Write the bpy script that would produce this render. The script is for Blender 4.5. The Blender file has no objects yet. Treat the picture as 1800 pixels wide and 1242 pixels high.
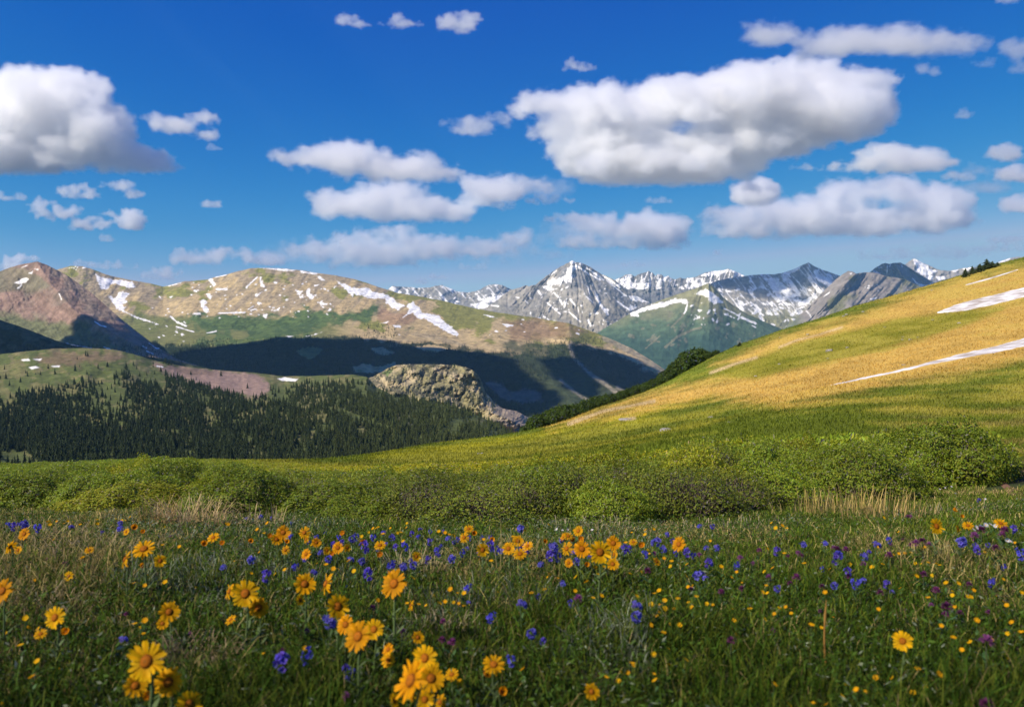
import bpy, bmesh, math, random, time
import numpy as np
from mathutils import Vector, Matrix
from mathutils.bvhtree import BVHTree
T0 = time.time()
SC = bpy.context.scene; COL = SC.collection
R = math.radians

# ------------------------------------------------------------------ camera, sky, sun, exposure
F = 1410.0; PITCH = -math.atan(61/1410)
cam = bpy.data.cameras.new('camera'); cam_o = bpy.data.objects.new('camera', cam); COL.objects.link(cam_o)
cam.sensor_width = 36; cam.lens = F/1800*36; cam.clip_end = 200000; cam.clip_start = .05
cam_o.rotation_euler = (math.pi/2+PITCH, 0, 0); SC.camera = cam_o
cam.dof.use_dof = True; cam.dof.focus_distance = 9; cam.dof.aperture_fstop = 4.0

SUN_EL = R(40); SUN_AZ = math.atan2(-.80, -.45)
SUN = np.array([math.sin(SUN_AZ)*math.cos(SUN_EL), math.cos(SUN_AZ)*math.cos(SUN_EL), math.sin(SUN_EL)])
W = bpy.data.worlds.new('World'); SC.world = W; W.use_nodes = True; wn = W.node_tree; bg = wn.nodes['Background']
sky = wn.nodes.new('ShaderNodeTexSky'); sky.sky_type = 'NISHITA'; sky.sun_disc = False
sky.sun_elevation = SUN_EL; sky.sun_rotation = SUN_AZ
sky.altitude = 3600; sky.air_density = 1.0; sky.dust_density = .2; sky.ozone_density = 4
tcw = wn.nodes.new('ShaderNodeTexCoord'); mpw = wn.nodes.new('ShaderNodeMapping'); mpw.inputs['Location'].default_value = (0, 0, .07)
spw = wn.nodes.new('ShaderNodeSeparateColor'); cbw = wn.nodes.new('ShaderNodeCombineColor')
wn.links.new(tcw.outputs['Generated'], mpw.inputs[0]); wn.links.new(mpw.outputs[0], sky.inputs[0]); wn.links.new(sky.outputs[0], spw.inputs[0])
for k_, (g_, m_) in enumerate(((5.5, .055), (1.55, .455), (.40, 2.22))):    # deep, clear high-altitude blue
    pw = wn.nodes.new('ShaderNodeMath'); pw.operation = 'POWER'; pw.inputs[1].default_value = g_
    ml = wn.nodes.new('ShaderNodeMath'); ml.operation = 'MULTIPLY'; ml.inputs[1].default_value = m_
    wn.links.new(spw.outputs[k_], pw.inputs[0]); wn.links.new(pw.outputs[0], ml.inputs[0]); mn = wn.nodes.new('ShaderNodeMath'); mn.operation = 'MINIMUM'; mn.inputs[1].default_value = (2.4, 3.6, 4.6)[k_]; wn.links.new(ml.outputs[0], mn.inputs[0]); wn.links.new(mn.outputs[0], cbw.inputs[k_])
wn.links.new(cbw.outputs[0], bg.inputs[0])
bg.inputs[1].default_value = .10
L = bpy.data.lights.new('sun', 'SUN'); L.energy = 4.2; L.angle = R(.5); L.color = (1, .90, .75)
lo = bpy.data.objects.new('sun', L); COL.objects.link(lo)
lo.rotation_euler = Vector(SUN).to_track_quat('Z', 'Y').to_euler()
SC.view_settings.view_transform = 'Standard'; SC.view_settings.look = 'None'; SC.view_settings.gamma = 1
SC.view_settings.exposure = 0.55
SC.render.engine = 'CYCLES'
SC.cycles.use_denoising = True; SC.cycles.max_bounces = 16; SC.cycles.volume_bounces = 14
SC.cycles.diffuse_bounces = 3; SC.cycles.transparent_max_bounces = 12
SC.cycles.volume_step_rate = 1.0; SC.cycles.volume_max_steps = 256

# ------------------------------------------------------------------ maths helpers
def rays(px, py):
    px = np.asarray(px, float); py = np.asarray(py, float)
    x = (px-900)/F; u = -(py-621)/F
    return np.stack([x+0*u, math.cos(PITCH)-u*math.sin(PITCH)+0*x, math.sin(PITCH)+u*math.cos(PITCH)+0*x], -1)
def at(px, py, Y):
    r = rays(px, py); return r*(np.asarray(Y)/r[..., 1])[..., None]
def hsh(ix, iy, s):
    n = (ix*374761393+iy*668265263+s*144269504) & 0xffffffff
    n = ((n ^ (n >> 13))*1274126177) & 0xffffffff
    n = (n ^ (n >> 16)) & 0xffffffff
    n = (n*2246822519) & 0xffffffff
    return ((n ^ (n >> 15)) & 0xffffffff)/4294967295.0
def vn(x, y, s=0):
    x = np.asarray(x, float); y = np.asarray(y, float)
    ix = np.floor(x).astype(np.int64); iy = np.floor(y).astype(np.int64); fx = x-ix; fy = y-iy
    fx = fx**3*(fx*(fx*6-15)+10); fy = fy**3*(fy*(fy*6-15)+10)
    a = hsh(ix, iy, s); b = hsh(ix+1, iy, s); c = hsh(ix, iy+1, s); d = hsh(ix+1, iy+1, s)
    return (a*(1-fx)+b*fx)*(1-fy)+(c*(1-fx)+d*fx)*fy
def fbm(x, y, o=4, s=0, g=.5):
    r = 0; a = 1; t = 0
    for k in range(o):
        r = r+a*(vn(x*2**k+k*7.1, y*2**k+k*3.7, s+k)*2-1); t += a; a *= g
    return r/t
def rdg(x, y, o=4, s=0, g=.5):
    r = 0; a = 1; t = 0
    for k in range(o):
        r = r+a*(1-2*np.abs(vn(x*2**k+k*5.3, y*2**k+k*9.1, s+k)*2-1)); t += a; a *= g
    return r/t
def sstep(a, b, x): t = np.clip((x-a)/(b-a), 0, 1); return t*t*(3-2*t)
def pl(pts, x):
    p = np.array(pts, float); return np.interp(x, p[:, 0], p[:, 1])
def sdist(px, py, poly):
    """signed distance in the plane to a closed outline, positive inside"""
    P = np.array(poly, float); n = len(P); d = np.full(px.shape, 1e9); ins = np.zeros(px.shape, bool)
    for i in range(n):
        a = P[i]; b = P[(i+1) % n]; e = b-a
        h = np.clip(((px-a[0])*e[0]+(py-a[1])*e[1])/max(e@e, 1e-9), 0, 1)
        d = np.minimum(d, np.hypot(px-a[0]-h*e[0], py-a[1]-h*e[1]))
        c = ((a[1] > py) != (b[1] > py))
        with np.errstate(divide='ignore', invalid='ignore'):
            xi = a[0]+(py-a[1])*(b[0]-a[0])/(b[1]-a[1])
        ins ^= c & (px < xi)
    return np.where(ins, d, -d)
def ldist(px, py, line):
    P = np.array(line, float); d = np.full(px.shape, 1e9)
    for i in range(len(P)-1):
        a = P[i]; b = P[i+1]; e = b-a
        h = np.clip(((px-a[0])*e[0]+(py-a[1])*e[1])/max(e@e, 1e-9), 0, 1)
        d = np.minimum(d, np.hypot(px-a[0]-h*e[0], py-a[1]-h*e[1]))
    return d
def mixc(c, col, m): return c*(1-m[..., None])+np.array(col)*m[..., None]

# ------------------------------------------------------------------ mesh + object helpers
def mesh_np(name, V, quads=None, tris=None, smooth=True, col=None):
    me = bpy.data.meshes.new(name); V = np.asarray(V, np.float32).reshape(-1, 3)
    fs = []; ls = []
    if quads is not None and len(quads): q = np.asarray(quads, np.int32).reshape(-1, 4); fs.append(q.ravel()); ls.append(np.full(len(q), 4))
    if tris is not None and len(tris): t = np.asarray(tris, np.int32).reshape(-1, 3); fs.append(t.ravel()); ls.append(np.full(len(t), 3))
    idx = np.concatenate(fs); cnt = np.concatenate(ls)
    me.vertices.add(len(V)); me.vertices.foreach_set('co', V.ravel())
    me.loops.add(len(idx)); me.loops.foreach_set('vertex_index', idx.astype(np.int32))
    me.polygons.add(len(cnt)); st = np.concatenate([[0], np.cumsum(cnt)[:-1]]).astype(np.int32)
    me.polygons.foreach_set('loop_start', st)
    me.polygons.foreach_set('use_smooth', np.full(len(cnt), smooth))
    if col is not None:
        a = me.attributes.new('col', 'FLOAT_COLOR', 'POINT')
        c = np.ones((len(V), 4), np.float32); c[:, :3] = col; a.data.foreach_set('color', c.ravel())
    me.update(calc_edges=True)
    return me
def link(name, me, mat=None, parent=None, kind=None):
    o = bpy.data.objects.new(name, me); COL.objects.link(o)
    if mat is not None and me is not None and not len(me.materials): me.materials.append(mat)
    if parent is not None: o.parent = parent
    if kind: o['kind'] = kind
    return o
def tag(o, label, cat, group=None):
    o['label'] = label; o['category'] = cat
    if group: o['group'] = group
def copy_tree(o, kids):
    c = o.copy(); COL.objects.link(c)
    for ch in kids:
        d = ch.copy(); COL.objects.link(d); d.parent = c
    return c

# ------------------------------------------------------------------ materials
def mat_terrain(name, feat, bump=.5, var=.35, bdist=None, spec=.1):
    m = bpy.data.materials.new(name); m.use_nodes = True; n = m.node_tree.nodes; l = m.node_tree.links; b = n['Principled BSDF']
    b.inputs['Roughness'].default_value = .95; b.inputs['Specular IOR Level'].default_value = spec
    a = n.new('ShaderNodeAttribute'); a.attribute_name = 'col'
    tc = n.new('ShaderNodeTexCoord')
    z = n.new('ShaderNodeTexNoise'); z.inputs['Scale'].default_value = 1/feat; z.inputs['Detail'].default_value = 6; z.inputs['Roughness'].default_value = .65
    l.new(tc.outputs['Object'], z.inputs['Vector'])
    mr = n.new('ShaderNodeMapRange'); mr.inputs[1].default_value = .3; mr.inputs[2].default_value = .7
    mr.inputs[3].default_value = 1-var; mr.inputs[4].default_value = 1+var; l.new(z.outputs['Fac'], mr.inputs[0])
    mx = n.new('ShaderNodeVectorMath'); mx.operation = 'SCALE'; l.new(a.outputs['Color'], mx.inputs[0]); l.new(mr.outputs[0], mx.inputs['Scale'])
    l.new(mx.outputs[0], b.inputs['Base Color'])
    bp = n.new('ShaderNodeBump'); bp.inputs['Strength'].default_value = bump; bp.inputs['Distance'].default_value = bdist or feat*.35
    l.new(z.outputs['Fac'], bp.inputs['Height']); l.new(bp.outputs[0], b.inputs['Normal'])
    return m
def mat_leaf(name, base=None, trans=.3, rnd=.25, rough=.6, spec=.25):
    """thin leaf: diffuse plus light through it; colour from the col attribute or BASE, varied per object"""
    m = bpy.data.materials.new(name); m.use_nodes = True; n = m.node_tree.nodes; l = m.node_tree.links; b = n['Principled BSDF']
    b.inputs['Roughness'].default_value = rough; b.inputs['Specular IOR Level'].default_value = spec
    if base is None:
        a = n.new('ShaderNodeAttribute'); a.attribute_name = 'col'; src = a.outputs['Color']
    else:
        a = n.new('ShaderNodeRGB'); a.outputs[0].default_value = (*base, 1); src = a.outputs[0]
    oi = n.new('ShaderNodeObjectInfo'); mr = n.new('ShaderNodeMapRange'); mr.inputs[3].default_value = 1-rnd; mr.inputs[4].default_value = 1+rnd
    l.new(oi.outputs['Random'], mr.inputs[0])
    mx = n.new('ShaderNodeVectorMath'); mx.operation = 'SCALE'; l.new(src, mx.inputs[0]); l.new(mr.outputs[0], mx.inputs['Scale'])
    l.new(mx.outputs[0], b.inputs['Base Color'])
    if trans > 0:
        t = n.new('ShaderNodeBsdfTranslucent'); l.new(mx.outputs[0], t.inputs[0])
        s = n.new('ShaderNodeMixShader'); s.inputs[0].default_value = trans
        l.new(b.outputs[0], s.inputs[1]); l.new(t.outputs[0], s.inputs[2]); l.new(s.outputs[0], n['Material Output'].inputs['Surface'])
    return m
M_FAR = mat_terrain('far_rock', 80, .5, .35)
M_MID = mat_terrain('mountain_rock', 38, .75, .45)
M_FOREST = mat_terrain('forest_floor', 14, .6, .4)
M_KNOB = mat_terrain('knob_rock', 22, .5, .4)
M_GROUND = mat_terrain('meadow_soil', .35, .7, .45, .08)
M_SNOW = bpy.data.materials.new('old_snow'); M_SNOW.use_nodes = True
_b = M_SNOW.node_tree.nodes['Principled BSDF']; _b.inputs['Roughness'].default_value = .7
_z = M_SNOW.node_tree.nodes.new('ShaderNodeTexNoise'); _z.inputs['Scale'].default_value = .5; _z.inputs['Detail'].default_value = 5
_c = M_SNOW.node_tree.nodes.new('ShaderNodeTexCoord'); M_SNOW.node_tree.links.new(_c.outputs['Object'], _z.inputs[0])
_r = M_SNOW.node_tree.nodes.new('ShaderNodeValToRGB'); _r.color_ramp.elements[0].position = .36; _r.color_ramp.elements[0].color = (.42, .35, .28, 1); _r.color_ramp.elements[1].position = .6; _r.color_ramp.elements[1].color = (.84, .82, .78, 1)
_bp = M_SNOW.node_tree.nodes.new('ShaderNodeBump'); _bp.inputs['Distance'].default_value = .5; _bp.inputs['Strength'].default_value = .6; M_SNOW.node_tree.links.new(_z.outputs[0], _bp.inputs['Height']); M_SNOW.node_tree.links.new(_bp.outputs[0], _b.inputs['Normal'])
M_SNOW.node_tree.links.new(_z.outputs[0], _r.inputs[0]); M_SNOW.node_tree.links.new(_r.outputs[0], _b.inputs['Base Color'])

# ------------------------------------------------------------------ the mountains: one sheet of ground per ridge
BV = {}; SHEETS = {}
def sheet(name, key, rows, x0, x1, nx, ny, relief, color, mat, rough=1.2, rs=.07, back=.5, seed=0, blur=2):
    """rows: from the foot up to the crest, each (height line, distance line) along the view; then the far side going down"""
    px = np.linspace(x0, x1, nx); K = len(rows); v = np.linspace(0, K-1, ny)
    pr = np.array([pl(r[0], px) for r in rows]); Yr = np.array([np.exp(pl([(a, math.log(b)) for a, b in r[1]], px)) for r in rows])
    pr[-1] += rough*fbm(px*rs, px*0+3.3, 5, seed, .6)
    i = np.clip(v.astype(int), 0, K-2); f = (v-i)[:, None]
    PY = pr[i]*(1-f)+pr[i+1]*f; Y = Yr[i]*(1-f)+Yr[i+1]*f
    for _ in range(blur):
        Y[1:-1] = (Y[:-2]+Y[1:-1]*2+Y[2:])/4
    PX = np.repeat(px[None], ny, 0); V = np.repeat((v/(K-1))[:, None], nx, 1)
    Y = Y*(1+relief(PX, PY, V))
    c = color(PX, PY, V)
    P = at(PX, PY, Y)
    B = [P]; C = [c]
    for k in (.004, .015, .04, .10, .22):
        Q = P[-1].copy(); Q[:, :2] *= 1+k; Q[:, 2] -= back*P[-1][:, 1]*k; B.append(Q[None]); C.append(c[-1:])
    P = np.concatenate(B); c = np.concatenate(C); n2 = len(P)
    a = (np.arange(n2-1)[:, None]*nx+np.arange(nx-1)[None]).ravel()
    me = mesh_np(name, P, quads=np.stack([a, a+1, a+nx+1, a+nx], 1), col=np.clip(c, .004, .95).reshape(-1, 3))
    o = link(name, me, mat, kind='structure')
    BV[key] = BVHTree.FromPolygons([tuple(p) for p in P[::2, ::2].reshape(-1, 3).tolist()] if False else P.reshape(-1, 3).tolist(), np.stack([a, a+1, a+nx+1, a+nx], 1).tolist())
    SHEETS[key] = dict(px=px, P=P[:ny], PY=PY)
    return o
def hit(key, px, py):
    d = Vector(rays(px, py).tolist()).normalized()
    h = BV[key].ray_cast(Vector((0, 0, 0)), d)
    return None if h[0] is None else np.array(h[0])

TAN = (.46, .345, .175); TUN = (.23, .22, .055); GRN = (.095, .140, .042); DKG = (.028, .050, .022); RED = (.25, .165, .125)
GRY = (.30, .275, .23); BLU = (.20, .195, .19); SNW = (.86, .84, .80); FOR = (.018, .032, .014); PNK = (.36, .25, .20)
def blobs(PX, PY, L, amp=2.5, sc=.22, seed=5, soft=.8):
    """snow fields given by outlines, with ragged edges"""
    n1 = fbm(PX*sc, PY*sc, 4, seed, .6)*amp*1.6
    m = np.zeros(PX.shape)
    for p in L:
        P_ = np.array(p, float); x0, y0 = P_.min(0)-8; x1, y1 = P_.max(0)+8
        s = (PX > x0) & (PX < x1) & (PY > y0) & (PY < y1)
        if s.any():
            q = np.zeros(PX.shape); q[s] = sstep(-soft, soft, sdist(PX[s], PY[s], p)+n1[s]*min(1, min(x1-x0-16, y1-y0-16)/10)); m = np.maximum(m, q)
    return m
def lines(PX, PY, L, seed=9):
    """thin tongues of snow: (line, half width)"""
    n1 = fbm(PX*.25, PY*.25, 4, seed, .6); m = np.zeros(PX.shape)
    for ln, w in L:
        P_ = np.array(ln, float); x0, y0 = P_.min(0)-8; x1, y1 = P_.max(0)+8
        s = (PX > x0) & (PX < x1) & (PY > y0) & (PY < y1)
        if s.any():
            q = np.zeros(PX.shape); q[s] = sstep(-.5, .5, w*(1+.9*n1[s])-ldist(PX[s], PY[s], ln)); m = np.maximum(m, q)
    return m
def specks(PX, PY, n, box, seed, size=(1, 4), asp=2.2, slant=.25):
    r = np.random.default_rng(seed); m = np.zeros(PX.shape)
    n1 = fbm(PX*.3, PY*.3, 3, seed, .6)
    for _ in range(n):
        x = r.uniform(box[0], box[2]); y = r.uniform(box[1], box[3]); s = r.uniform(*size)**1.0*(.4+.6*r.random()); a = r.normal()*slant+.15
        s_ = (np.abs(PX-x) < s*asp*1.6+2) & (np.abs(PY-y) < s*asp*1.6+2)
        if not s_.any(): continue
        dx = PX[s_]-x; dy = PY[s_]-y; u = dx*math.cos(a)+dy*math.sin(a); w = -dx*math.sin(a)+dy*math.cos(a)
        q = np.zeros(PX.shape); q[s_] = sstep(1.15, .75, np.hypot(u/(s*asp), w/s)+n1[s_]*.8); m = np.maximum(m, q)
    return m

def ridge_off(PX, PY, line, w, a):
    """a spur running down the face: ground comes towards the viewer along LINE"""
    return -a*np.clip(1-ldist(PX, PY, line)/w, 0, 1)

# far range to the left of the main peak
def rel(PX, PY, V): return .007*rdg(PX*.05+PY*.05, PY*.02, 4, 11)+.0035*fbm(PX*.2, PY*.2, 4, 12)
def colr(PX, PY, V):
    c = np.ones(PX.shape+(3,))*np.array(GRY)*.85; c = mixc(c, BLU, sstep(-.2, .4, fbm(PX*.05, PY*.05, 3, 13)))
    st = rdg((PX-PY*.95)*.12, (PX+PY)*.02, 3, 14)
    s = sstep(.52, .68, st+.25*fbm(PX*.08, PY*.08, 3, 15)-.05)*sstep(.15, .5, V)
    s = np.maximum(s, blobs(PX, PY, [[(684, 508), (693, 503), (704, 513), (700, 514)], [(838, 517), (850, 525), (870, 520), (892, 518), (880, 528), (855, 532), (842, 528)], [(828, 535), (845, 530), (860, 537), (850, 543), (835, 541)], [(864, 500), (877, 500), (872, 504)]]))
    s = np.maximum(s, specks(PX, PY, 40, (700, 503, 900, 545), 4, (.8, 2.2), 2.4, .5))
    return mixc(c, SNW, s)
sheet('mountain', 'farleft', [([(500, 600), (1000, 600)], [(500, 10500), (1000, 10500)]),
    ([(500, 560), (640, 540), (680, 510), (690, 503), (715, 504), (735, 506), (755, 505), (765, 502), (777, 501), (790, 506), (805, 512), (820, 514), (835, 512), (845, 508), (858, 501), (870, 499), (884, 501), (895, 507), (910, 512), (960, 520), (1000, 530)], [(500, 12500), (1000, 12500)])],
    500, 1000, 420, 90, rel, colr, M_FAR, 1.3, .12, seed=21)

# jagged snowy range
def rel(PX, PY, V): return .010*rdg(PX*.045, PY*.03, 4, 31)+.004*rdg(PX*.17, PY*.12, 3, 32)
def colr(PX, PY, V):
    c = np.ones(PX.shape+(3,))*np.array(BLU)*.95
    n = fbm(PX*.09, PY*.12, 5, 33, .6)
    low = sstep(489, 500, PY+3*fbm(PX*.05, PY*.0, 3, 3))
    s = sstep(-.02, .10, n-.42+.46*low-.75*sstep(506, 516, PY+6*n))
    s = np.maximum(s, blobs(PX, PY, [[(1229, 486), (1248, 478), (1282, 473), (1276, 479), (1262, 482), (1243, 485)], [(1284, 473), (1312, 486), (1300, 486), (1290, 480)], [(1090, 492), (1103, 482), (1113, 484), (1106, 490), (1095, 496)]], 1.2))
    s = np.maximum(s, sstep(.35, .5, rdg((PX+PY*.3)*.13, PY*.04, 3, 34))*sstep(510, 500, PY)*.9)
    return mixc(c, SNW, s)
sheet('mountain', 'jag', [([(980, 590), (1400, 590)], [(980, 10000), (1400, 10000)]), ([(980, 530), (1400, 530)], [(980, 10700), (1400, 10700)]),
    ([(980, 520), (1060, 498), (1080, 492), (1092, 487), (1100, 482.5), (1110, 482), (1116, 486), (1122, 482), (1128, 480), (1136, 478), (1140, 476.5), (1147, 479), (1152, 485), (1156, 482), (1163, 482), (1168, 487), (1174, 484), (1180, 489), (1187, 491), (1196, 488), (1204, 490), (1209, 488), (1216, 488), (1222, 487), (1230, 483), (1240, 479), (1250, 477), (1270, 475), (1281, 472.5), (1290, 476), (1300, 480), (1311, 486), (1340, 500), (1400, 520)], [(980, 11500), (1400, 11500)])],
    980, 1400, 420, 130, rel, colr, M_FAR, .8, .25, seed=31)

# snow peak behind, and the dark peak before it
def rel(PX, PY, V): return .010*rdg(PX*.05, PY*.03, 4, 41)+.003*fbm(PX*.2, PY*.2, 3, 42)
def colr(PX, PY, V):
    c = np.ones(PX.shape+(3,))*np.array(GRY); c = mixc(c, BLU, sstep(0, .3, fbm(PX*.06, PY*.06, 3, 43)))
    s = blobs(PX, PY, [[(1605, 455), (1609, 454), (1620, 460), (1631, 466), (1633, 472), (1652, 476), (1640, 481), (1632, 484), (1620, 484), (1610, 477), (1612, 470), (1606, 462)], [(1627, 487), (1635, 482), (1641, 486), (1640, 492), (1630, 490)], [(1645, 486), (1660, 485), (1662, 490), (1650, 493)],
        [(1690, 472), (1715, 468), (1700, 475)], [(1755, 460), (1776, 453), (1772, 459), (1760, 463)], [(1668, 476), (1685, 473), (1680, 478)]], 1.4)
    return mixc(c, SNW, s)
sheet('mountain', 'snowpeak', [([(1480, 580), (2300, 580)], [(1480, 11000), (2300, 11000)]),
    ([(1480, 520), (1560, 490), (1580, 475), (1592, 464), (1600, 458), (1607, 453.5), (1620, 461), (1632, 466), (1645, 472), (1655, 475), (1668, 476), (1690, 472), (1708, 469), (1730, 470), (1750, 462), (1776, 453), (1790, 451), (1830, 455), (1900, 440), (2100, 450), (2300, 500)], [(1480, 12500), (2300, 12500)])],
    1480, 2300, 560, 90, rel, colr, M_FAR, .9, .15, seed=41)
def rel(PX, PY, V): return .012*rdg((PX-PY*.7)*.06, PY*.02, 4, 51)+.003*fbm(PX*.2, PY*.2, 3, 52)
def colr(PX, PY, V):
    c = np.ones(PX.shape+(3,))*np.array(BLU)*.8  # dark base: cloud shade over this peak put into the rock colour
    s = blobs(PX, PY, [[(1533, 474), (1540, 478), (1549, 480), (1547, 484), (1539, 482)]], 1)
    s = np.maximum(s, lines(PX, PY, [([(1560, 467), (1559, 480)], .7), ([(1566, 464), (1564, 468)], .7), ([(1545, 470), (1550, 470)], .8), ([(1585, 466), (1586, 469)], .7), ([(1604, 489), (1610, 496)], .7), ([(1612, 498), (1622, 506)], 1.2), ([(1616, 500), (1628, 502), (1640, 498)], 1.2)]))
    return mixc(c, SNW, s)
sheet('mountain', 'darkpeak', [([(1440, 590), (1760, 590)], [(1440, 9000), (1760, 9000)]),
    ([(1440, 520), (1500, 490), (1530, 478), (1540, 470), (1550, 464), (1556, 462), (1564, 464), (1572, 462), (1582, 461), (1590, 465), (1600, 471), (1612, 479), (1625, 487), (1640, 496), (1680, 515), (1760, 540)], [(1440, 10000), (1760, 10000)])],
    1440, 1760, 300, 90, rel, colr, M_FAR, .9, .2, seed=51)

# grey snow-streaked ridge at centre right
def rel(PX, PY, V):
    r = .006*rdg((PX-PY*.35)*.04, PY*.02, 4, 61)+.003*fbm(PX*.2, PY*.2, 3, 62)
    return r+ridge_off(PX, PY, [(1421, 462), (1428, 490), (1452, 520)], 30, .03)+ridge_off(PX, PY, [(1245, 495), (1300, 540), (1380, 590)], 40, .03)
def colr(PX, PY, V):
    c = np.ones(PX.shape+(3,))*np.array(GRY); c = mixc(c, BLU, .7*sstep(.0, .3, fbm(PX*.03, PY*.05, 3, 63)))
    c = mixc(c, TUN, .6*sstep(535, 560, PY+12*fbm(PX*.03, PY*.04, 3, 64)))
    s = blobs(PX, PY, [[(1378, 478), (1392, 473), (1408, 468), (1398, 477), (1386, 483), (1375, 482)], [(1431, 476), (1440, 471), (1440, 480), (1450, 488), (1468, 494), (1462, 501), (1447, 498), (1434, 488)],
        [(1347, 489), (1372, 489), (1368, 494), (1384, 505), (1395, 515), (1405, 520), (1396, 523), (1382, 520), (1372, 510), (1366, 516), (1352, 500)]], 2)
    z = blobs(PX, PY, [[(1345, 486), (1400, 482), (1470, 482), (1462, 500), (1440, 516), (1395, 524), (1350, 530), (1335, 505)]], 3, soft=5)
    st = rdg((PX-(PY-480)*.75)*.13, PY*.03, 3, 65)+.35*fbm(PX*.1, PY*.1, 3, 66)
    s = np.maximum(s, sstep(.30, .48, st)*z)
    s = np.maximum(s, sstep(.45, .6, rdg((PX-(PY-480)*.8)*.13, PY*.05, 3, 67)+.2*fbm(PX*.1, PY*.1, 3, 68))*sstep(560, 540, PY)*sstep(.1, .3, V))
    s = np.maximum(s, specks(PX, PY, 80, (1290, 505, 1440, 590), 6, (1, 3.4), 2.4, .6))
    s = np.maximum(s, blobs(PX, PY, [[(1398, 535), (1420, 524), (1434, 520), (1422, 531), (1405, 538)], [(1396, 545), (1412, 538), (1408, 542)], [(1322, 540), (1330, 550), (1345, 555), (1335, 545)]], 2))
    return mixc(c, SNW, s)
sheet('mountain', 'greyridge', [([(1150, 680), (1620, 680)], [(1150, 7800), (1620, 7800)]), ([(1150, 560), (1620, 560)], [(1150, 8800), (1620, 8800)]),
    ([(1150, 560), (1200, 530), (1240, 502), (1262, 493), (1285, 488), (1310, 485), (1335, 482), (1360, 482), (1378, 479), (1395, 473), (1408, 467), (1421, 461.5), (1432, 468), (1445, 474), (1460, 479), (1475, 484), (1500, 500), (1560, 530), (1620, 560)], [(1150, 10000), (1620, 10000)])],
    1150, 1620, 480, 200, rel, colr, M_FAR, .9, .15, seed=61)

# the main peak
def rel(PX, PY, V):
    th = np.arctan2(PX-1012, PY-430); rr = np.hypot(PX-1012, PY-430)
    w = .5*fbm(PX*.02, PY*.02, 3, 78); return .011*rdg(th*5+w, rr*.012+w, 3, 71)*sstep(10, 60, rr)+.003*rdg(th*14+w*2, rr*.03, 4, 74)+.003*rdg(PX*.06, PY*.06, 4, 79)+.003*fbm(PX*.2, PY*.2, 4, 72)+ridge_off(PX, PY, [(1010, 458), (1004, 485), (1030, 520), (1060, 560)], 45, .035)
def colr(PX, PY, V):
    th = np.arctan2(PX-1012, PY-430); rr = np.hypot(PX-1012, PY-430)
    c = np.ones(PX.shape+(3,))*np.array(GRY)*1.1; c = mixc(c, (.20, .195, .19), sstep(-.1, .35, fbm(PX*.035, PY*.035, 4, 73)+.3*sstep(520, 470, PY))); c = c*(1+.35*fbm(PX*.15, PY*.15, 4, 80, .7))[..., None]
    c = mixc(c, (.25, .225, .17), .6*sstep(510, 560, PY+15*fbm(PX*.04, PY*.04, 3, 75)))
    s = blobs(PX, PY, [[(1001, 468), (1011, 466), (1013, 472), (1006, 480), (1008, 490), (1000, 496), (990, 494), (975, 503), (960, 500), (965, 492), (985, 487), (995, 480)],
        [(954, 503), (967, 502), (977, 508), (985, 500), (989, 492), (982, 506), (968, 512), (958, 508)], [(1000, 460), (1007, 457), (1013, 463), (1004, 464)], [(1020, 462), (1026, 466), (1018, 464)]], 3)
    s = np.maximum(s, lines(PX, PY, [([(966, 484), (978, 476)], 1.3), ([(958, 492), (963, 488)], 1.4), ([(974, 514), (983, 524), (988, 535)], 1.4), ([(1002, 525), (1012, 538)], 1.2), ([(1030, 520), (1043, 532)], 1), ([(1048, 520), (1055, 535), (1068, 552)], 2.2), ([(1058, 541), (1068, 545)], 2),
        ([(1012, 466), (1030, 478), (1055, 492)], 1.3), ([(1030, 470), (1062, 492)], 1.2), ([(1060, 484), (1090, 505)], 1.6), ([(1066, 492), (1100, 520)], 1.1), ([(1000, 548), (1020, 565)], 1.1), ([(1034, 562), (1038, 572)], 1.6), ([(962, 532), (985, 552)], .9), ([(945, 510), (951, 518)], 1.3), ([(1085, 530), (1108, 545)], 1.5), ([(864, 537), (876, 538)], 1.3), ([(907, 522), (912, 523)], 1.2), ([(922, 527), (928, 533)], .7)]))
    s = np.maximum(s, sstep(.80, .92, rdg(th*12, rr*.03, 3, 76)+.25*fbm(PX*.1, PY*.1, 3, 77))*sstep(585, 560, PY)*sstep(900, 960, PX))
    s = np.maximum(s, specks(PX, PY, 70, (930, 500, 1110, 580), 7, (.8, 1.8), 2.2, .8))
    s = np.maximum(s, blobs(PX, PY, [[(1098, 520), (1125, 518), (1150, 524), (1140, 530), (1112, 528)], [(1108, 536), (1118, 540), (1114, 545), (1106, 541)]], 3))
    return mixc(c, SNW, s)
sheet('mountain', 'mainpeak', [([(640, 690), (1260, 690)], [(640, 6500), (1260, 6500)]), ([(640, 590), (1260, 590)], [(640, 7600), (1260, 7600)]),
    ([(640, 600), (780, 560), (830, 549), (855, 540), (875, 527), (888, 515), (900, 509), (912, 506), (920, 503), (924, 501), (930, 503), (942, 500), (950, 493), (962, 484), (975, 475), (988, 467), (998, 462), (1006, 458), (1013, 461), (1022, 462), (1035, 468), (1047, 475), (1058, 482), (1070, 487), (1082, 493), (1095, 503), (1110, 514), (1130, 526), (1170, 545), (1260, 590)], [(640, 8200), (850, 8600), (1010, 9200), (1260, 8800)])],
    640, 1260, 640, 260, rel, colr, M_FAR, .9, .2, seed=71)

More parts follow.
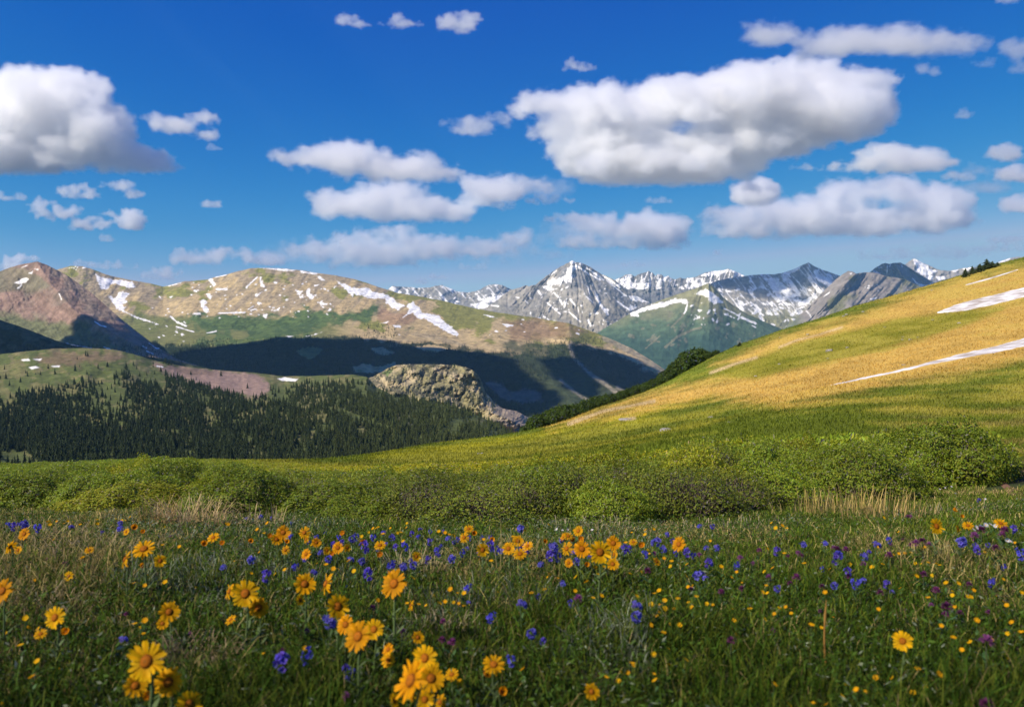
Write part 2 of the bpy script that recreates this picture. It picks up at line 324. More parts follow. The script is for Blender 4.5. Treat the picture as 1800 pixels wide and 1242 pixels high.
# grey-green mountain at the right
def rel(PX, PY, V):
    return .010*rdg((PX+PY*.9)*.05, PY*.015, 4, 81)+.002*fbm(PX*.2, PY*.2, 3, 82)+ridge_off(PX, PY, [(1508, 479), (1470, 510), (1440, 545), (1400, 580)], 14, .02)
def colr(PX, PY, V):
    c = np.ones(PX.shape+(3,))*np.array((.25, .22, .19)); c = mixc(c, (.17, .165, .09), sstep(-.1, .3, fbm(PX*.03, PY*.03, 3, 83)+.5*sstep(1520, 1570, PX)-.25))
    c = mixc(c, GRN, .6*sstep(1420, 1390, PX-.6*(PY-560)))
    s = specks(PX, PY, 9, (1515, 498, 1545, 515), 8, (.8, 1.6), 2)
    s = np.maximum(s, blobs(PX, PY, [[(1529, 525), (1542, 522), (1539, 525), (1531, 527)], [(1493, 481), (1498, 479), (1496, 482)], [(1505, 479), (1508, 479), (1506, 482)]], .6))
    s = np.maximum(s, lines(PX, PY, [([(1417, 546), (1423, 552), (1427, 560)], .8), ([(1458, 514), (1448, 521)], .8)]))
    return mixc(c, SNW, s)
sheet('mountain', 'greyright', [([(1300, 660), (1800, 660)], [(1300, 5800), (1800, 5800)]),
    ([(1300, 640), (1360, 590), (1400, 560), (1430, 530), (1450, 510), (1468, 492), (1482, 481), (1491, 476), (1499, 477), (1505, 481), (1515, 479), (1530, 478), (1545, 481), (1560, 486), (1575, 488), (1590, 490), (1610, 500), (1640, 512), (1700, 530), (1800, 560)], [(1300, 7000), (1800, 7600)])],
    1300, 1800, 460, 150, rel, colr, M_FAR, .7, .1, seed=81)

# green mountain in the middle distance
def rel(PX, PY, V):
    th = np.arctan2(PX-1240, PY-470)
    w = .4*fbm(PX*.012, PY*.015, 3, 95); return .008*rdg(th*2.4+w, V*1.2+w, 3, 91)+.002*fbm(PX*.12, PY*.12, 4, 92)+ridge_off(PX, PY, [(1245, 498), (1275, 530), (1320, 560), (1370, 590)], 30, .02)
def colr(PX, PY, V):
    n = fbm(PX*.025, PY*.03, 4, 93)
    c = np.ones(PX.shape+(3,))*np.array((.24, .23, .12)); c = mixc(c, (.085, .13, .07), sstep(535, 570, PY+22*n)); c = mixc(c, (.045, .085, .055), sstep(570, 610, PY+25*n))
    c = mixc(c, GRY, blobs(PX, PY, [[(1240, 495), (1262, 503), (1300, 540), (1390, 585), (1420, 600), (1440, 560), (1300, 500)]], 3, soft=3))
    c = mixc(c, (.20, .19, .12), lines(PX, PY, [([(1170, 610), (1190, 592), (1215, 580), (1232, 576)], 2.0), ([(1180, 575), (1200, 555), (1205, 548)], 1.5), ([(1135, 612), (1160, 590)], 1.2), ([(1230, 560), (1250, 553)], 2)])*.8)
    c = mixc(c, (.20, .19, .12), .7*specks(PX, PY, 60, (1090, 540, 1340, 610), 10, (2, 6), 2, .6)*sstep(.0, .3, fbm(PX*.1, PY*.1, 3, 94)))
    s = blobs(PX, PY, [[(1106, 551), (1120, 545), (1135, 538), (1160, 532), (1180, 526), (1195, 524), (1208, 526), (1211, 532), (1206, 535), (1195, 531), (1180, 534), (1165, 540), (1140, 544), (1122, 550), (1122, 556), (1110, 555)],
        [(1221, 516), (1232, 510), (1240, 508), (1252, 513), (1262, 522), (1272, 531), (1262, 532), (1258, 536), (1248, 528), (1240, 520), (1234, 517)],
        [(1222, 553), (1230, 555), (1234, 562), (1226, 558)], [(1271, 550), (1280, 550), (1281, 555), (1273, 554)], [(1226, 544), (1234, 545), (1229, 548)]], 2.2)
    s = np.maximum(s, lines(PX, PY, [([(1208, 535), (1206, 545), (1203, 550)], 1.4), ([(1273, 542), (1290, 550), (1300, 556)], 1.1), ([(1304, 558), (1320, 565), (1328, 568)], 2), ([(1322, 572), (1328, 575)], .8), ([(1248, 545), (1244, 550)], 1.6)]))
    s = np.maximum(s, specks(PX, PY, 26, (1215, 532, 1310, 572), 12, (.8, 2.2), 1.8, .8))
    return mixc(c, SNW, s)
sheet('mountain', 'green', [([(980, 740), (1480, 740)], [(980, 5000), (1480, 5000)]), ([(980, 640), (1480, 640)], [(980, 6000), (1480, 6000)]),
    ([(980, 660), (1030, 600), (1060, 578), (1090, 561), (1110, 549), (1140, 536), (1170, 524), (1200, 514), (1225, 506), (1246, 497), (1256, 505), (1272, 523), (1290, 537), (1315, 552), (1345, 566), (1380, 580), (1420, 600), (1480, 640)], [(980, 7000), (1480, 7400)])],
    980, 1480, 520, 230, rel, colr, M_FAR, .7, .1, seed=91)

# the long massif with its cirque, valley side and spur
def rel(PX, PY, V):
    w = 14*fbm(PX*.012, PY*.02, 3, 108); r = .010*rdg((PX+(PY-540)*.8+w)*.014, PY*.012, 3, 101)*sstep(600, 560, PY)+.0026*rdg((PX+(PY-540)*.9+w)*.05, PY*.035, 4, 102)*sstep(620, 580, PY)+.0016*fbm(PX*.15, PY*.15, 4, 103)
    r = r+.012*fbm(PX*.02, PY*.05, 3, 104)*sstep(540, 600, PY)
    r = r+ridge_off(PX, PY, [(300, 500), (340, 540), (420, 565)], 40, .01)+ridge_off(PX, PY, [(725, 535), (705, 552), (690, 580)], 26, .018)+ridge_off(PX, PY, [(1000, 572), (1003, 610), (1040, 660), (1120, 700)], 34, .035)
    return r+ridge_off(PX, PY, [(880, 600), (950, 660), (1030, 715)], 60, .02)
def colr(PX, PY, V):
    n = fbm(PX*.02, PY*.035, 4, 105); n2 = fbm(PX*.07, PY*.12, 4, 106)
    c = np.ones(PX.shape+(3,))*np.array(TAN); c = mixc(c, (.34, .265, .16), sstep(-.1, .3, rdg((PX+PY)*.05, PY*.03, 3, 107)+.2-.012*(PY-500)))
    c = mixc(c, TUN, sstep(.0, .25, n*.8+n2*.4-.15+.5*sstep(620, 720, PX)*sstep(560, 530, PY-.16*(PX-700))))
    c = mixc(c, (.15, .165, .05), sstep(548, 565, PY+22*n)*sstep(640, 560, PX)*.9)
    for p, k in (([(335, 560), (350, 553), (420, 552), (450, 560), (520, 548), (600, 548), (600, 560), (560, 580), (520, 597), (440, 600), (435, 588), (400, 585), (350, 585)], 1), ([(600, 550), (640, 538), (668, 532), (668, 548), (655, 560), (600, 570), (560, 568)], 1), ([(520, 552), (535, 535), (542, 545), (535, 560)], 1), ([(707, 575), (725, 572), (722, 580), (710, 582)], 1), ([(350, 588), (440, 590), (480, 600), (400, 615), (330, 612)], .8)):
        c = mixc(c, GRN, k*sstep(-5, 6, sdist(PX, PY, p)+15*n2+8*n)); c = mixc(c, (.05, .085, .03), .7*sstep(.05, .3, fbm(PX*.09, PY*.2, 4, 109))*sstep(-5, 6, sdist(PX, PY, p)+15*n2))
    c = mixc(c, (.30, .19, .10), .8*sstep(-6, 10, sdist(PX, PY, [(880, 560), (960, 560), (1040, 580), (960, 600), (900, 600)])+14*n2))
    c = mixc(c, (.30, .18, .11), .7*sstep(-3, 5, sdist(PX, PY, [(668, 535), (690, 548), (722, 548), (735, 560), (720, 572), (690, 575), (660, 562)])+6*n2))
    c = mixc(c, (.37, .29, .17), .85*np.maximum(sstep(-2, 3, sdist(PX, PY, [(720, 585), (760, 585), (800, 600), (850, 612), (830, 612), (760, 598)])+5*n2), sstep(-2, 3, sdist(PX, PY, [(650, 590), (690, 594), (698, 602), (665, 600)])+4*n2)))
    # sparse trees then closed forest lower down
    edge = pl([(-300, 600), (300, 604), (400, 606), (440, 600), (500, 592), (620, 590), (680, 600), (760, 604), (850, 614), (960, 622), (985, 602), (1060, 612), (1120, 640), (1200, 680)], PX)
    f = sstep(-4, 5, PY-edge+10*n2)
    f = f*(1-blobs(PX, PY, [[(520, 618), (530, 611), (552, 609), (568, 614), (558, 624), (545, 633), (535, 628)], [(652, 611), (672, 610), (692, 620), (680, 624), (660, 621)], [(730, 610), (760, 605), (792, 612), (770, 619), (745, 617)], [(620, 645), (640, 638), (665, 645), (695, 636), (700, 652), (625, 656)]], 2))
    c = mixc(c, FOR, f*.95)
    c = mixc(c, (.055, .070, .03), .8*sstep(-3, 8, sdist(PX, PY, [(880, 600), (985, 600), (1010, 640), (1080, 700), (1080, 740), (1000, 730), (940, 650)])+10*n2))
    sl = [[(850, 670), (880, 675), (900, 690), (925, 682), (950, 690), (955, 705), (920, 708), (880, 700)]]
    c = mixc(c, (.20, .15, .12), .8*blobs(PX, PY, sl, 4, soft=4))
    for ln, w in (([(1000, 605), (1010, 630), (1035, 655), (1060, 672), (1090, 695)], 3.2), ([(985, 668), (1010, 688), (1035, 705)], 2.5), ([(1062, 592), (1100, 612), (1140, 635), (1175, 660)], 5), ([(1085, 680), (1100, 690), (1120, 700)], 2.5)):
        c = mixc(c, (.33, .28, .19), .8*sstep(-2, 2, w*(1+.8*n2)-ldist(PX, PY, ln)))
    s = blobs(PX, PY, [[(592, 494), (604, 499), (622, 506), (650, 507), (656, 513), (678, 516), (692, 524), (698, 532), (712, 537), (700, 545), (690, 541), (684, 535), (679, 534), (677, 524), (664, 524), (658, 526), (640, 521), (622, 517), (620, 521), (612, 514), (604, 506)],
        [(712, 538), (725, 530), (730, 536), (737, 540), (742, 549), (755, 551), (762, 553), (770, 554), (782, 566), (795, 575), (805, 587), (806, 592), (800, 590), (788, 585), (770, 574), (757, 566), (745, 560), (732, 559), (725, 548), (716, 552), (719, 543)],
        [(168, 482), (180, 487), (198, 491), (215, 492), (233, 496), (237, 504), (228, 506), (215, 502), (204, 498), (195, 500), (188, 508), (178, 507), (172, 497)],
        [(190, 518), (203, 524), (208, 515), (216, 512), (226, 516), (220, 526), (226, 532), (212, 534), (220, 540), (216, 545), (230, 552), (250, 560), (272, 567), (250, 563), (225, 551), (205, 542), (197, 530)],
        [(366, 490), (373, 490), (380, 500), (376, 505), (370, 496)], [(352, 530), (358, 524), (363, 530), (360, 536), (366, 542), (369, 549), (360, 548), (353, 540)], [(455, 488), (459, 487), (462, 498), (466, 504), (458, 503)], [(448, 518), (460, 513), (455, 520), (450, 523)],
        [(538, 510), (544, 506), (546, 515), (553, 522), (548, 527), (540, 520)], [(520, 510), (531, 511), (527, 520), (522, 517)], [(555, 483), (563, 485), (571, 493), (560, 491)], [(560, 530), (576, 533), (574, 536), (564, 535)], [(552, 501), (562, 499), (558, 503)],
        [(482, 546), (492, 540), (490, 546)], [(462, 552), (471, 551), (468, 560), (463, 557)], [(536, 591), (548, 590), (566, 584), (550, 588)], [(502, 590), (516, 590), (508, 593)], [(690, 571), (704, 572), (704, 576), (694, 575)], [(850, 553), (862, 554), (876, 559), (862, 558)], [(878, 568), (890, 569), (905, 572), (892, 574)], [(668, 568), (684, 564), (680, 568)],
        [(340, 550), (352, 549), (353, 553), (342, 553)], [(365, 517), (373, 520), (370, 526), (364, 522)], [(455, 470), (500, 472), (520, 475), (508, 477), (480, 474)], [(528, 476), (562, 480), (558, 482), (530, 479)], [(287, 503), (318, 497), (300, 503)], [(485, 662), (525, 664), (520, 669), (490, 668)], [(430, 586), (470, 600), (640, 700), (641, 701)][:0] or [(700, 588), (702, 587), (703, 589)]], 1.8)
    s = np.maximum(s, lines(PX, PY, [([(384, 550), (430, 549)], 1.2), ([(300, 556), (310, 565), (327, 573)], 1.5), ([(310, 574), (340, 583)], 1.1), ([(433, 505), (452, 487)], 1.3), ([(364, 585), (380, 582)], 1), ([(380, 508), (398, 508)], 1.6), ([(722, 548), (708, 558)], .8), ([(436, 544), (445, 538)], .8), ([(440, 545), (450, 543)], .8), ([(378, 487), (398, 483)], .8)]))
    s = np.maximum(s, specks(PX, PY, 100, (330, 495, 600, 560), 14, (.7, 1.9), 1.9, .5)); s = np.maximum(s, specks(PX, PY, 26, (250, 520, 340, 600), 15, (.7, 2.0), 2.2, .3)); s = np.maximum(s, specks(PX, PY, 14, (860, 560, 1020, 590), 16, (.8, 1.8), 2.2, .2)); s = np.maximum(s, specks(PX, PY, 12, (120, 467, 160, 474), 17, (.7, 1.5), 2.2, .2))
    return mixc(c, SNW, s)
sheet('mountain', 'massif', [([(-400, 800), (1400, 800)], [(-400, 2450), (1400, 2450)]),
    ([(-400, 640), (300, 645), (600, 665), (900, 725), (1000, 722), (1100, 715), (1400, 760)], [(-400, 2900), (1400, 2900)]),
    ([(-400, 610), (300, 604), (500, 590), (700, 600), (900, 632), (1000, 650), (1100, 670), (1400, 740)], [(-400, 3800), (900, 3500), (1400, 3200)]),
    ([(-400, 580), (300, 572), (450, 580), (600, 560), (750, 565), (900, 582), (1000, 600), (1100, 640), (1400, 730)], [(-400, 4700), (900, 4200), (1400, 3500)]),
    ([(-400, 500), (-200, 490), (60, 480), (100, 474), (125, 467), (145, 468), (160, 472), (180, 480), (200, 486), (235, 493), (265, 498), (287, 504), (305, 499), (325, 494), (345, 493), (365, 491), (380, 486), (400, 482), (420, 476), (440, 471.5), (470, 470.5), (500, 472), (530, 475), (560, 480), (590, 484), (620, 490), (645, 497), (670, 506), (700, 515), (740, 521), (780, 529), (830, 541), (880, 550), (940, 558), (1000, 568), (1040, 582), (1080, 598), (1110, 612), (1145, 633), (1172, 652), (1190, 668), (1250, 710), (1400, 800)], [(-400, 5800), (500, 5600), (700, 5300), (1000, 4700), (1180, 4000), (1400, 3700)])],
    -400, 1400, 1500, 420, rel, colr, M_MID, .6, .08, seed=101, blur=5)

# reddish mountain at the left and the low spur before it
def rel(PX, PY, V):
    w = 14*fbm(PX*.015, PY*.02, 3, 118); r = .006*rdg((PX+(PY-540)*.5+w)*.02, PY*.014, 4, 111)+.002*rdg((PX-PY*.5)*.08, PY*.05, 3, 117)+.0018*fbm(PX*.15, PY*.15, 4, 112)
    return r+ridge_off(PX, PY, [(65, 460), (90, 500), (130, 545), (190, 580), (250, 612), (285, 640)], 40, .035)+ridge_off(PX, PY, [(40, 470), (20, 505), (-30, 530)], 40, .02)
def colr(PX, PY, V):
    n = fbm(PX*.03, PY*.04, 4, 113); n2 = fbm(PX*.1, PY*.1, 4, 114)
    c = np.ones(PX.shape+(3,))*np.array(RED); c = mixc(c, (.22, .165, .125), sstep(-.2, .2, n-.1))
    c = mixc(c, (.13, .135, .065), sstep(-10, 14, sdist(PX, PY, [(-400, 540), (20, 535), (60, 560), (110, 570), (140, 560), (240, 620), (240, 660), (-400, 660)])+26*n+6*n2))
    c = mixc(c, RED, .7*sstep(-5, 8, sdist(PX, PY, [(68, 515), (90, 515), (102, 560), (85, 572), (76, 555)])+8*n2))
    c = mixc(c, (.16, .15, .09), .7*sstep(-5, 8, sdist(PX, PY, [(-400, 480), (60, 462), (85, 500), (60, 510), (0, 520), (-400, 530)])+16*n))
    c = c*(1+.25*rdg((PX-PY*.9)*.12, PY*.05, 3, 115))[..., None]
    s = blobs(PX, PY, [[(26, 497), (38, 490), (47, 487), (51, 491), (45, 496), (32, 500)], [(30, 507), (38, 499), (39, 502), (33, 508)], [(50, 480), (58, 476), (56, 481)], [(60, 472), (68, 473), (66, 475)], [(38, 470), (50, 465), (48, 467)], [(253, 580), (262, 587), (270, 592), (262, 594), (256, 588)]], 1.2)
    s = np.maximum(s, lines(PX, PY, [([(104, 516), (108, 526)], .8), ([(167, 565), (177, 572), (187, 574)], 1.0), ([(105, 602), (130, 607), (160, 612)], 1.2), ([(183, 610), (194, 614)], 1), ([(276, 600), (288, 612)], .9), ([(251, 608), (257, 611)], .9), ([(262, 603), (275, 612), (283, 612)], .8), ([(258, 617), (270, 622)], .8)]))
    return mixc(c, SNW, s)
sheet('mountain', 'red', [([(-500, 720), (400, 720)], [(-500, 2450), (400, 2450)]),
    ([(-500, 560), (-200, 510), (-60, 490), (0, 477), (20, 469), (40, 464), (66, 459.5), (82, 465), (95, 472), (115, 482), (135, 496), (160, 514), (185, 536), (210, 558), (235, 578), (260, 597), (285, 615), (310, 630), (400, 660)], [(-500, 3500), (60, 3700), (300, 2950), (400, 2900)])],
    -500, 400, 760, 260, rel, colr, M_MID, .7, .1, seed=111)
def rel(PX, PY, V): return .01*fbm(PX*.03, PY*.05, 4, 121)
def colr(PX, PY, V): return mixc(np.ones(PX.shape+(3,))*np.array((.075, .08, .04)), FOR, sstep(0, .3, fbm(PX*.06, PY*.1, 3, 122)+.3*sstep(600, 620, PY)))
sheet('hill', 'spur', [([(-500, 720), (420, 720)], [(-500, 1950), (420, 1950)]), ([(-500, 500), (-100, 545), (0, 562), (30, 572), (60, 583), (95, 597), (130, 607), (170, 614), (240, 624), (300, 632), (420, 660)], [(-500, 2500), (420, 2300)])],
    -500, 420, 460, 80, rel, colr, M_MID, .8, .1, seed=121)

# the rocky knob
def rel(PX, PY, V):
    return .03*fbm(PX*.03, PY*.04, 3, 131)+.012*rdg((PX+PY*.4)*.05, PY*.05, 4, 132, .6)+.003*fbm(PX*.35, PY*.35, 3, 134)+ridge_off(PX, PY, [(830, 650), (842, 680), (880, 720), (930, 745)], 40, .04)
def colr(PX, PY, V):
    n = fbm(PX*.10, PY*.12, 5, 133, .7)
    c = np.ones(PX.shape+(3,))*np.array((.42, .34, .20)); c = mixc(c, (.22, .20, .09), sstep(-.3, .1, fbm(PX*.04, PY*.05, 3, 135))*.8); c = mixc(c, (.10, .095, .06), sstep(.05, .2, n)*.9); c = mixc(c, (.34, .26, .21), .7*sstep(845, 900, PX))
    return mixc(c, (.10, .15, .04), .8*blobs(PX, PY, [[(672, 655), (685, 648), (692, 650), (680, 662)]], 1.5))
sheet('hill', 'knob', [([(560, 850), (1060, 850)], [(560, 1500), (1060, 1500)]), ([(560, 700), (700, 690), (850, 720), (1060, 800)], [(560, 1800), (1060, 1700)]),
    ([(560, 690), (620, 672), (655, 662), (668, 655), (682, 647), (695, 642), (720, 639.5), (760, 640), (800, 641), (818, 645), (832, 651), (842, 660), (847, 671), (851, 684), (857, 693), (868, 706), (882, 717), (895, 720), (908, 722), (922, 730), (938, 739), (960, 755), (1060, 820)], [(560, 2050), (850, 1950), (1060, 1800)])],
    560, 1060, 560, 260, rel, colr, M_KNOB, 1.1, .2, seed=131)

# the wooded hill below the meadow
def rel(PX, PY, V): return .05*fbm(PX*.008, PY*.012, 4, 141)+.006*fbm(PX*.06, PY*.1, 4, 142)
CLEAR = [[(0, 640), (120, 625), (250, 630), (210, 660), (120, 672), (60, 690), (0, 700)], [(272, 640), (330, 645), (400, 652), (450, 657), (472, 672), (474, 690), (455, 700), (400, 690), (350, 676), (300, 660)],
         [(480, 660), (560, 660), (660, 660), (660, 668), (560, 672), (500, 676)], [(150, 690), (210, 690), (260, 720), (240, 750), (180, 770), (150, 740)], [(0, 795), (50, 795), (70, 815), (0, 830)], [(560, 712), (600, 718), (640, 735), (690, 752), (700, 760), (640, 745)], [(60, 655), (130, 650), (200, 665), (180, 700), (100, 700)]]
def colr(PX, PY, V):
    n = fbm(PX*.03, PY*.06, 4, 143); n2 = fbm(PX*.1, PY*.2, 4, 144)
    c = np.ones(PX.shape+(3,))*np.array((.10, .12, .035)); c = mixc(c, (.17, .16, .06), sstep(-.1, .3, n+n2*.5))
    c = mixc(c, (.20, .16, .10), .4*sstep(.1, .4, n2+n*.3)*sstep(700, 620, PY))
    c = mixc(c, (.20, .13, .08), .7*sstep(-6, 8, sdist(PX, PY, [(60, 625), (120, 618), (200, 620), (230, 630), (150, 640), (80, 645)])+10*n2))
    c = mixc(c, (.32, .215, .17), .95*sstep(-4, 5, sdist(PX, PY, CLEAR[1])+7*n2))
    c = mixc(c, (.16, .11, .07), .6*sstep(-3, 6, sdist(PX, PY, [(272, 640), (340, 646), (400, 655), (330, 662)])+6*n2))
    c = mixc(c, (.30, .27, .18), .9*lines(PX, PY, [([(698, 732), (712, 741), (735, 752), (748, 758)], 1.8), ([(772, 760), (780, 771)], 2.2), ([(598, 618), (598, 618)], .1)]))
    c = mixc(c, (.60, .56, .52), lines(PX, PY, [([(848, 767), (856, 770)], 1.6)]))
    s = blobs(PX, PY, [[(488, 665), (500, 663), (524, 666), (520, 670), (495, 669)], [(37, 632), (50, 630), (53, 634), (40, 634)], [(58, 631), (74, 630), (70, 634)], [(50, 645), (62, 643), (70, 646), (56, 649)], [(90, 643), (106, 642), (104, 645), (94, 645)]], .8)
    s = np.maximum(s, lines(PX, PY, [([(600, 657), (618, 655)], .8), ([(276, 643), (286, 645)], 1)]))
    return mixc(c, SNW, s)
sheet('hill', 'forest', [([(-500, 900), (1150, 900)], [(-500, 560), (300, 520), (1150, 800)]), ([(-500, 805), (1150, 805)], [(-500, 800), (300, 740), (700, 850), (1150, 1000)]),
    ([(-500, 720), (600, 720), (850, 755), (1150, 860)], [(-500, 1150), (600, 1150), (1150, 1200)]),
    ([(-500, 650), (-100, 628), (0, 622), (40, 618), (90, 613), (150, 611), (200, 614), (235, 622), (270, 633), (320, 643), (380, 650), (450, 655), (500, 661), (560, 660), (620, 658), (645, 662), (662, 680), (700, 698), (760, 708), (800, 714), (850, 734), (880, 750), (900, 764), (940, 800), (1150, 900)], [(-500, 1800), (300, 1800), (500, 1950), (700, 1500), (1150, 1300)])],
    -500, 1150, 1100, 300, rel, colr, M_FOREST, .8, .08, seed=141, blur=5)

# ------------------------------------------------------------------ the meadow and hillside the camera stands on
GX = [-1400, -400, 0, 300, 600, 900, 1200, 1350, 1500, 1650, 1800, 2200, 3200]
#        Y per column                                              ground height line (py) or z
ROWS = [
 ([.3]*13, [('z', -.89)]*13),
 ([1.9]*13, [('z', -.93)]*13),
 ([3.1]*13, [('z', v) for v in (-1.05, -1.03, -1.01, -1.0, -1.02, -1.04, -1.04, -1.04, -1.03, -1.02, -1.0, -.98, -.98)]),
 ([5, 5, 5, 5.2, 5.0, 5.0, 5.2, 6, 7, 7.5, 8, 8, 8], [906, 906, 906, 902, 915, 928, 925, 898, 882, 874, 850, 800, 740]),
 ([13, 13, 13, 13, 13, 13, 12, 12, 13, 14, 15, 16, 16], [900, 900, 905, 903, 902, 900, 868, 850, 838, 820, 803, 740, 650]),
 ([26, 26, 26, 26, 26, 26, 25, 25, 26, 28, 30, 30, 30], [865, 860, 856, 850, 848, 842, 788, 770, 762, 755, 748, 690, 560]),
 ([36, 36, 36, 37, 42, 60, 60, 60, 60, 60, 60, 60, 60], [850, 845, 842, 832, 832, 800, 748, 715, 690, 670, 655, 590, 440]),
 ([42, 42, 42, 43, 52, 95, 110, 110, 110, 110, 110, 110, 110], [840, 834, 828, 818, 816, 776, 690, 648, 615, 580, 548, 470, 330]),
 ([47, 47, 47, 48, 60, 120, 150, 160, 170, 180, 200, 200, 200], [835, 829, 822, 813, 806, 763, 657, 588, 538.5, 495, 452, 340, 150]),
 ([55, 55, 55, 57, 75, 145, 185, 200, 215, 230, 260, 260, 260], [850, 845, 840, 835, 825, 785, 672, 600, 552, 508, 465, 350, 170]),
 ([120, 120, 120, 120, 150, 260, 330, 360, 400, 400, 420, 420, 420], [950, 940, 930, 920, 910, 860, 760, 700, 640, 600, 560, 450, 300]),
]
gx = np.array(GX, float); gY = np.array([r[0] for r in ROWS], float)
gz = np.array([[(v[1] if isinstance(v, tuple) else float(at(x, v, Y)[2])) for v, x, Y in zip(r[1], GX, r[0])] for r in ROWS])
CREST = [(-1400, 835), (-400, 829), (0, 822), (300, 813), (560, 808), (640, 800), (700, 790), (760, 780), (820, 773), (890, 764), (930, 757), (960, 750), (1000, 737), (1050, 716), (1090, 703), (1130, 690), (1170, 672), (1210, 650), (1250, 628), (1300, 605), (1340, 592), (1380, 578), (1420, 566), (1450, 557), (1500, 538), (1550, 525), (1600, 511), (1650, 495), (1700, 480), (1750, 464), (1800, 451), (1900, 425), (2200, 340), (3200, 150)]
_gf = np.linspace(-1400, 3200, 231); _k = np.exp(-.5*(np.arange(-6, 7)/2.6)**2); _k /= _k.sum()
def _sm(v): w = np.interp(_gf, gx, v); return np.convolve(np.pad(w, 6, 'edge'), _k, 'valid')
gYf = np.array([_sm(v) for v in gY]); gzf = np.array([_sm(v) for v in gz])
def groundz(X, Y):
    X = np.asarray(X, float); Y = np.asarray(Y, float)
    px = 900+F*X/np.maximum(Y, .05); K = len(ROWS)
    Yk = np.array([np.interp(px, _gf, gYf[k]) for k in range(K)])
    zk = np.array([np.interp(px, _gf, gzf[k]) for k in range(K)])
    # refine the crest row from the skyline itself
    yc = Yk[8]; pyc = pl(CREST, px); r = rays(px, pyc); zk[8] = r[..., 2]*yc/r[..., 1]
    m = np.zeros_like(zk)
    for k in range(1, K-1):
        h0 = Yk[k]-Yk[k-1]; h1 = Yk[k+1]-Yk[k]
        m[k] = ((zk[k]-zk[k-1])/h0*h1+(zk[k+1]-zk[k])/h1*h0)/(h0+h1)
    m[0] = (zk[1]-zk[0])/(Yk[1]-Yk[0]); m[-1] = (zk[-1]-zk[-2])/(Yk[-1]-Yk[-2])
    out = np.where(Y < Yk[0], zk[0], zk[-1]-.27*(Y-Yk[-1]))
    for k in range(K-1):
        h = Yk[k+1]-Yk[k]; t = np.clip((Y-Yk[k])/h, 0, 1)
        v = (2*t**3-3*t**2+1)*zk[k]+(t**3-2*t**2+t)*h*m[k]+(-2*t**3+3*t**2)*zk[k+1]+(t**3-t**2)*h*m[k+1]
        out = np.where((Y >= Yk[k]) & (Y <= Yk[k+1]), v, out)
    amp = np.clip(Y*.012, .0, .25)
    return out+amp*.5*fbm(X*.12, Y*.12, 3, 201)*np.clip(Y/8, 0, 1)*.6+.018*fbm(X*2.2, Y*2.2, 3, 202)*np.clip((30-Y)/25, 0, 1)
def proj(P):
    P = np.asarray(P, float); f = P[..., 1]*math.cos(PITCH)+P[..., 2]*math.sin(PITCH); u = -P[..., 1]*math.sin(PITCH)+P[..., 2]*math.cos(PITCH)
    return 900+F*P[..., 0]/f, 621-F*u/f
HG = (.135, .170, .015); HY = (.36, .33, .016); HO = (.58, .365, .085); HT = (.56, .42, .22)
def hill_colour(X, Y, Z):
    """green and autumn-gold bands that follow the slope"""
    px, py = proj(np.stack([X, Y, Z], -1)); n = fbm(X*.035, Y*.035, 4, 211); n2 = fbm(X*.25, Y*.2, 4, 212); nb = 10*n+7*n2
    c = np.ones(px.shape+(3,))*np.array(HG)
    far = sstep(22, 34, Y)
    c = mixc(c, (.245, .235, .024), far*sstep(-.2, .3, n+n2*.5))
    c = mixc(c, HY, .75*far*sstep(-8, 10, sdist(px, py, [(640, 803), (890, 768), (1000, 745), (1250, 690), (1300, 690), (1160, 730), (1000, 760), (850, 785), (700, 800)])+nb))
    A = [[(960, 748), (1060, 715), (1140, 692), (1250, 672), (1400, 640), (1500, 610), (1650, 570), (1830, 520), (1830, 630), (1660, 660), (1500, 690), (1380, 712), (1250, 700), (1120, 722), (1000, 742)],
         [(1250, 640), (1380, 590), (1480, 565), (1600, 520), (1700, 492), (1800, 470), (1830, 500), (1700, 540), (1560, 580), (1420, 612), (1300, 640)]]
    for a in A: c = mixc(c, HO, .92*sstep(-18, 14, sdist(px, py, a)+nb+9*fbm(X*.9, Y*.5, 3, 217)))
    G = [[(1250, 655), (1400, 600), (1560, 560), (1700, 545), (1760, 545), (1620, 600), (1450, 640), (1330, 668)]]
    for a in G: c = mixc(c, (.21, .21, .015), .85*sstep(-6, 10, sdist(px, py, a)+nb))
    c = mixc(c, (.33, .27, .05), .45*sstep(-.1, .45, n2+.4*n)*sstep(1150, 1500, px)*sstep(760, 720, py)*far)
    c = mixc(c, (.34, .25, .07), .5*sstep(-.1, .4, fbm(X*.4, Y*.4, 4, 218))*sstep(1450, 1700, px)*sstep(10, 14, Y)*sstep(60, 30, Y))
    for ln, w in (([(1370, 610), (1400, 598), (1440, 588), (1480, 575)], 1.5), ([(1250, 655), (1290, 640), (1330, 628)], 2.2), ([(1100, 737), (1115, 735)], 2.5), ([(1000, 745), (1060, 722), (1150, 705)], 3)):
        c = mixc(c, HT, .8*sstep(-1.5, 1.5, w*(1+.6*n2)-ldist(px, py, ln)))
    # near meadow soil and litter
    near = sstep(16, 9, Y)
    c = mixc(c, (.050, .062, .020), near); c = mixc(c, (.15, .11, .065), near*.8*sstep(.05, .35, fbm(X*1.3, Y*1.3, 4, 213)))
    return c*(.85+.3*sstep(-.5, .5, n2))[..., None]
nx = 900; ts = np.linspace((-1400-900)/F, (3200-900)/F, 400)
ts = np.unique(np.concatenate([ts, np.linspace(-.72, .95, 700)]))
ys = np.unique(np.concatenate([np.geomspace(.3, 12, 90), np.geomspace(12, 420, 330)]))
Tg, Yg = np.meshgrid(ts, ys); Xg = Tg*Yg; Zg = groundz(Xg, Yg)
Pg = np.stack([Xg, Yg, Zg], -1); nyg, nxg = Yg.shape
